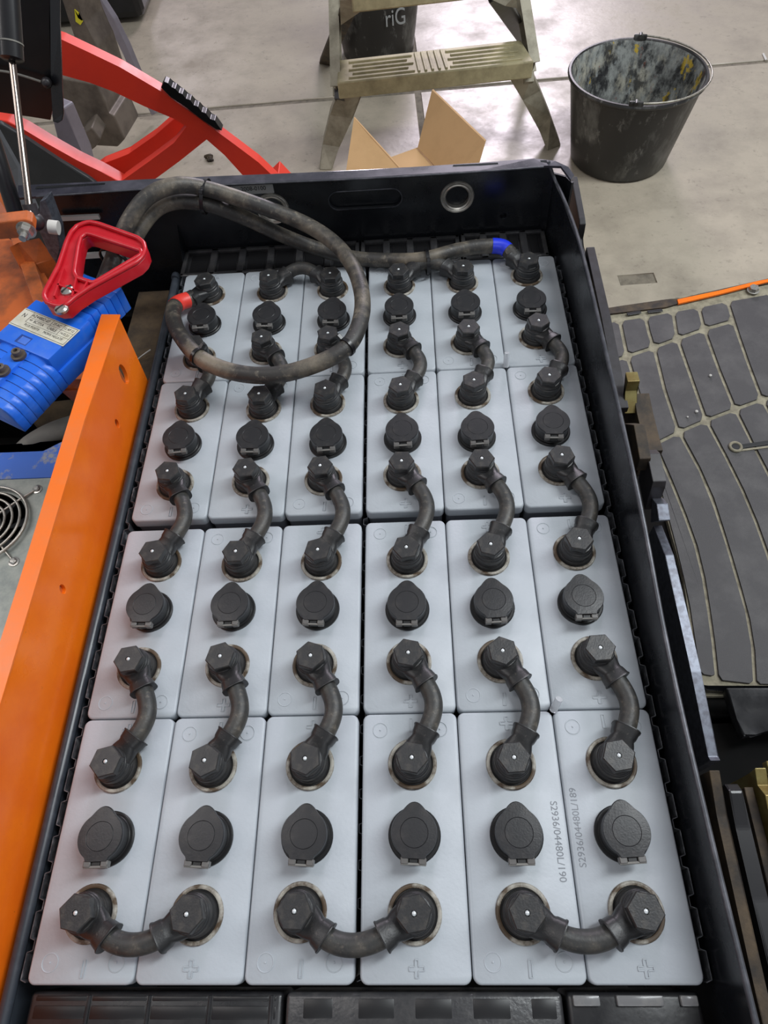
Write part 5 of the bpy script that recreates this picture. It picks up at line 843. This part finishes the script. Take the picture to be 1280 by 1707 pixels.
lp = yz_plate('lock_plate', 'black lock plate with a small hole, lower right', 'plate', 0.305, [(0.3050, 0.1364, -0.0333), (0.3050, 0.1384, -0.0165), (0.3050, 0.1318, -0.0105), (0.3050, 0.1043, -0.0149), (0.3050, 0.0538, -0.0176), (0.3050, -0.0208, -0.0180)], True, 0.012, 'black', depth=0.10, bev=0.002)
yz_plate('zinc_rail', 'curved yellow zinc rail beside the black lock plate', 'rail', 0.350, [(0.3500, 0.1542, -0.0649), (0.3500, 0.1570, -0.0522), (0.3500, 0.1427, -0.0572), (0.3500, 0.1336, -0.0471), (0.3500, 0.0989, -0.0537), (0.3500, 0.0296, -0.0584)], True, 0.010, 'zinc', depth=0.05)
bm = bmesh.new(); beam(bm, (0.3903, 0.1692, -0.1200), (0.4214, 0.1676, -0.1200), 0.012, 0.012, (0, 0, 1), .002); tag(mk('zinc_crossbar', bm, 'zinc'), 'short yellow zinc crossbar at the lower right picture edge', 'bar')
tag(yz_plate('brown_rail', 'brown rusty rail between the lock plate and the zinc rail', 'rail', 0.340, [(0.3400, 0.1413, -0.0731), (0.3400, 0.1424, -0.0612), (0.3400, 0.0999, -0.0629), (0.3400, 0.0295, -0.0680)], True, 0.008, 'rust', depth=0.08), 'brown rusty rail between the lock plate and the zinc rail', 'rail')

# ------------------------------------------------------------ loose bits
bm = bmesh.new()
for k in range(7):
    bmesh.ops.create_icosphere(bm, subdivisions=1, radius=random.uniform(.006, .012), matrix=Matrix.Translation((random.uniform(-.016, .016), random.uniform(-.016, .016), .006)) @ Matrix.Diagonal((1.4, 1, .8, 1)))
tag(mk('dirt_clump', bm, 'rust', None, 60, (-0.6271, 2.3246, -0.7200)), 'small brown dirt clump on the floor seen under the red arch', 'dirt')
tag(plate('paper_scrap', [(1.3918, 2.7891, -0.7185), (1.3993, 2.7925, -0.7185), (1.3971, 2.7481, -0.7185), (1.3884, 2.7405, -0.7185)], (0, 0, 0.002), 'white'), 'tiny white scrap on the floor near the right picture edge', 'scrap')
for q, r_, w_ in (((0.6546, 0.9792, -0.4478), .0032, 'the far long pad, alone'), ((0.6053, 0.8882, -0.4478), .0034, 'a pad end, larger of a pair'), ((0.5852, 0.8757, -0.4478), .0020, 'a pad end, smaller of a pair')):
    bm = bmesh.new(); bmesh.ops.create_icosphere(bm, subdivisions=1, radius=r_); o = tag(mk('grit_grain', bm, 'white', None, None, q), f'tiny pale grit grain on the rubber mat on {w_}', 'grit', 'grit grains on the mat')
tag(tube_obj('pale_wire', [(-0.3229, 0.6938, -0.0520), (-0.3106, 0.7025, -0.0480), (-0.2998, 0.7089, -0.0450)], 0.0008, 'white', None, 6, 3), 'short pale wire lying on the dirt beside the orange beam tip', 'wire')
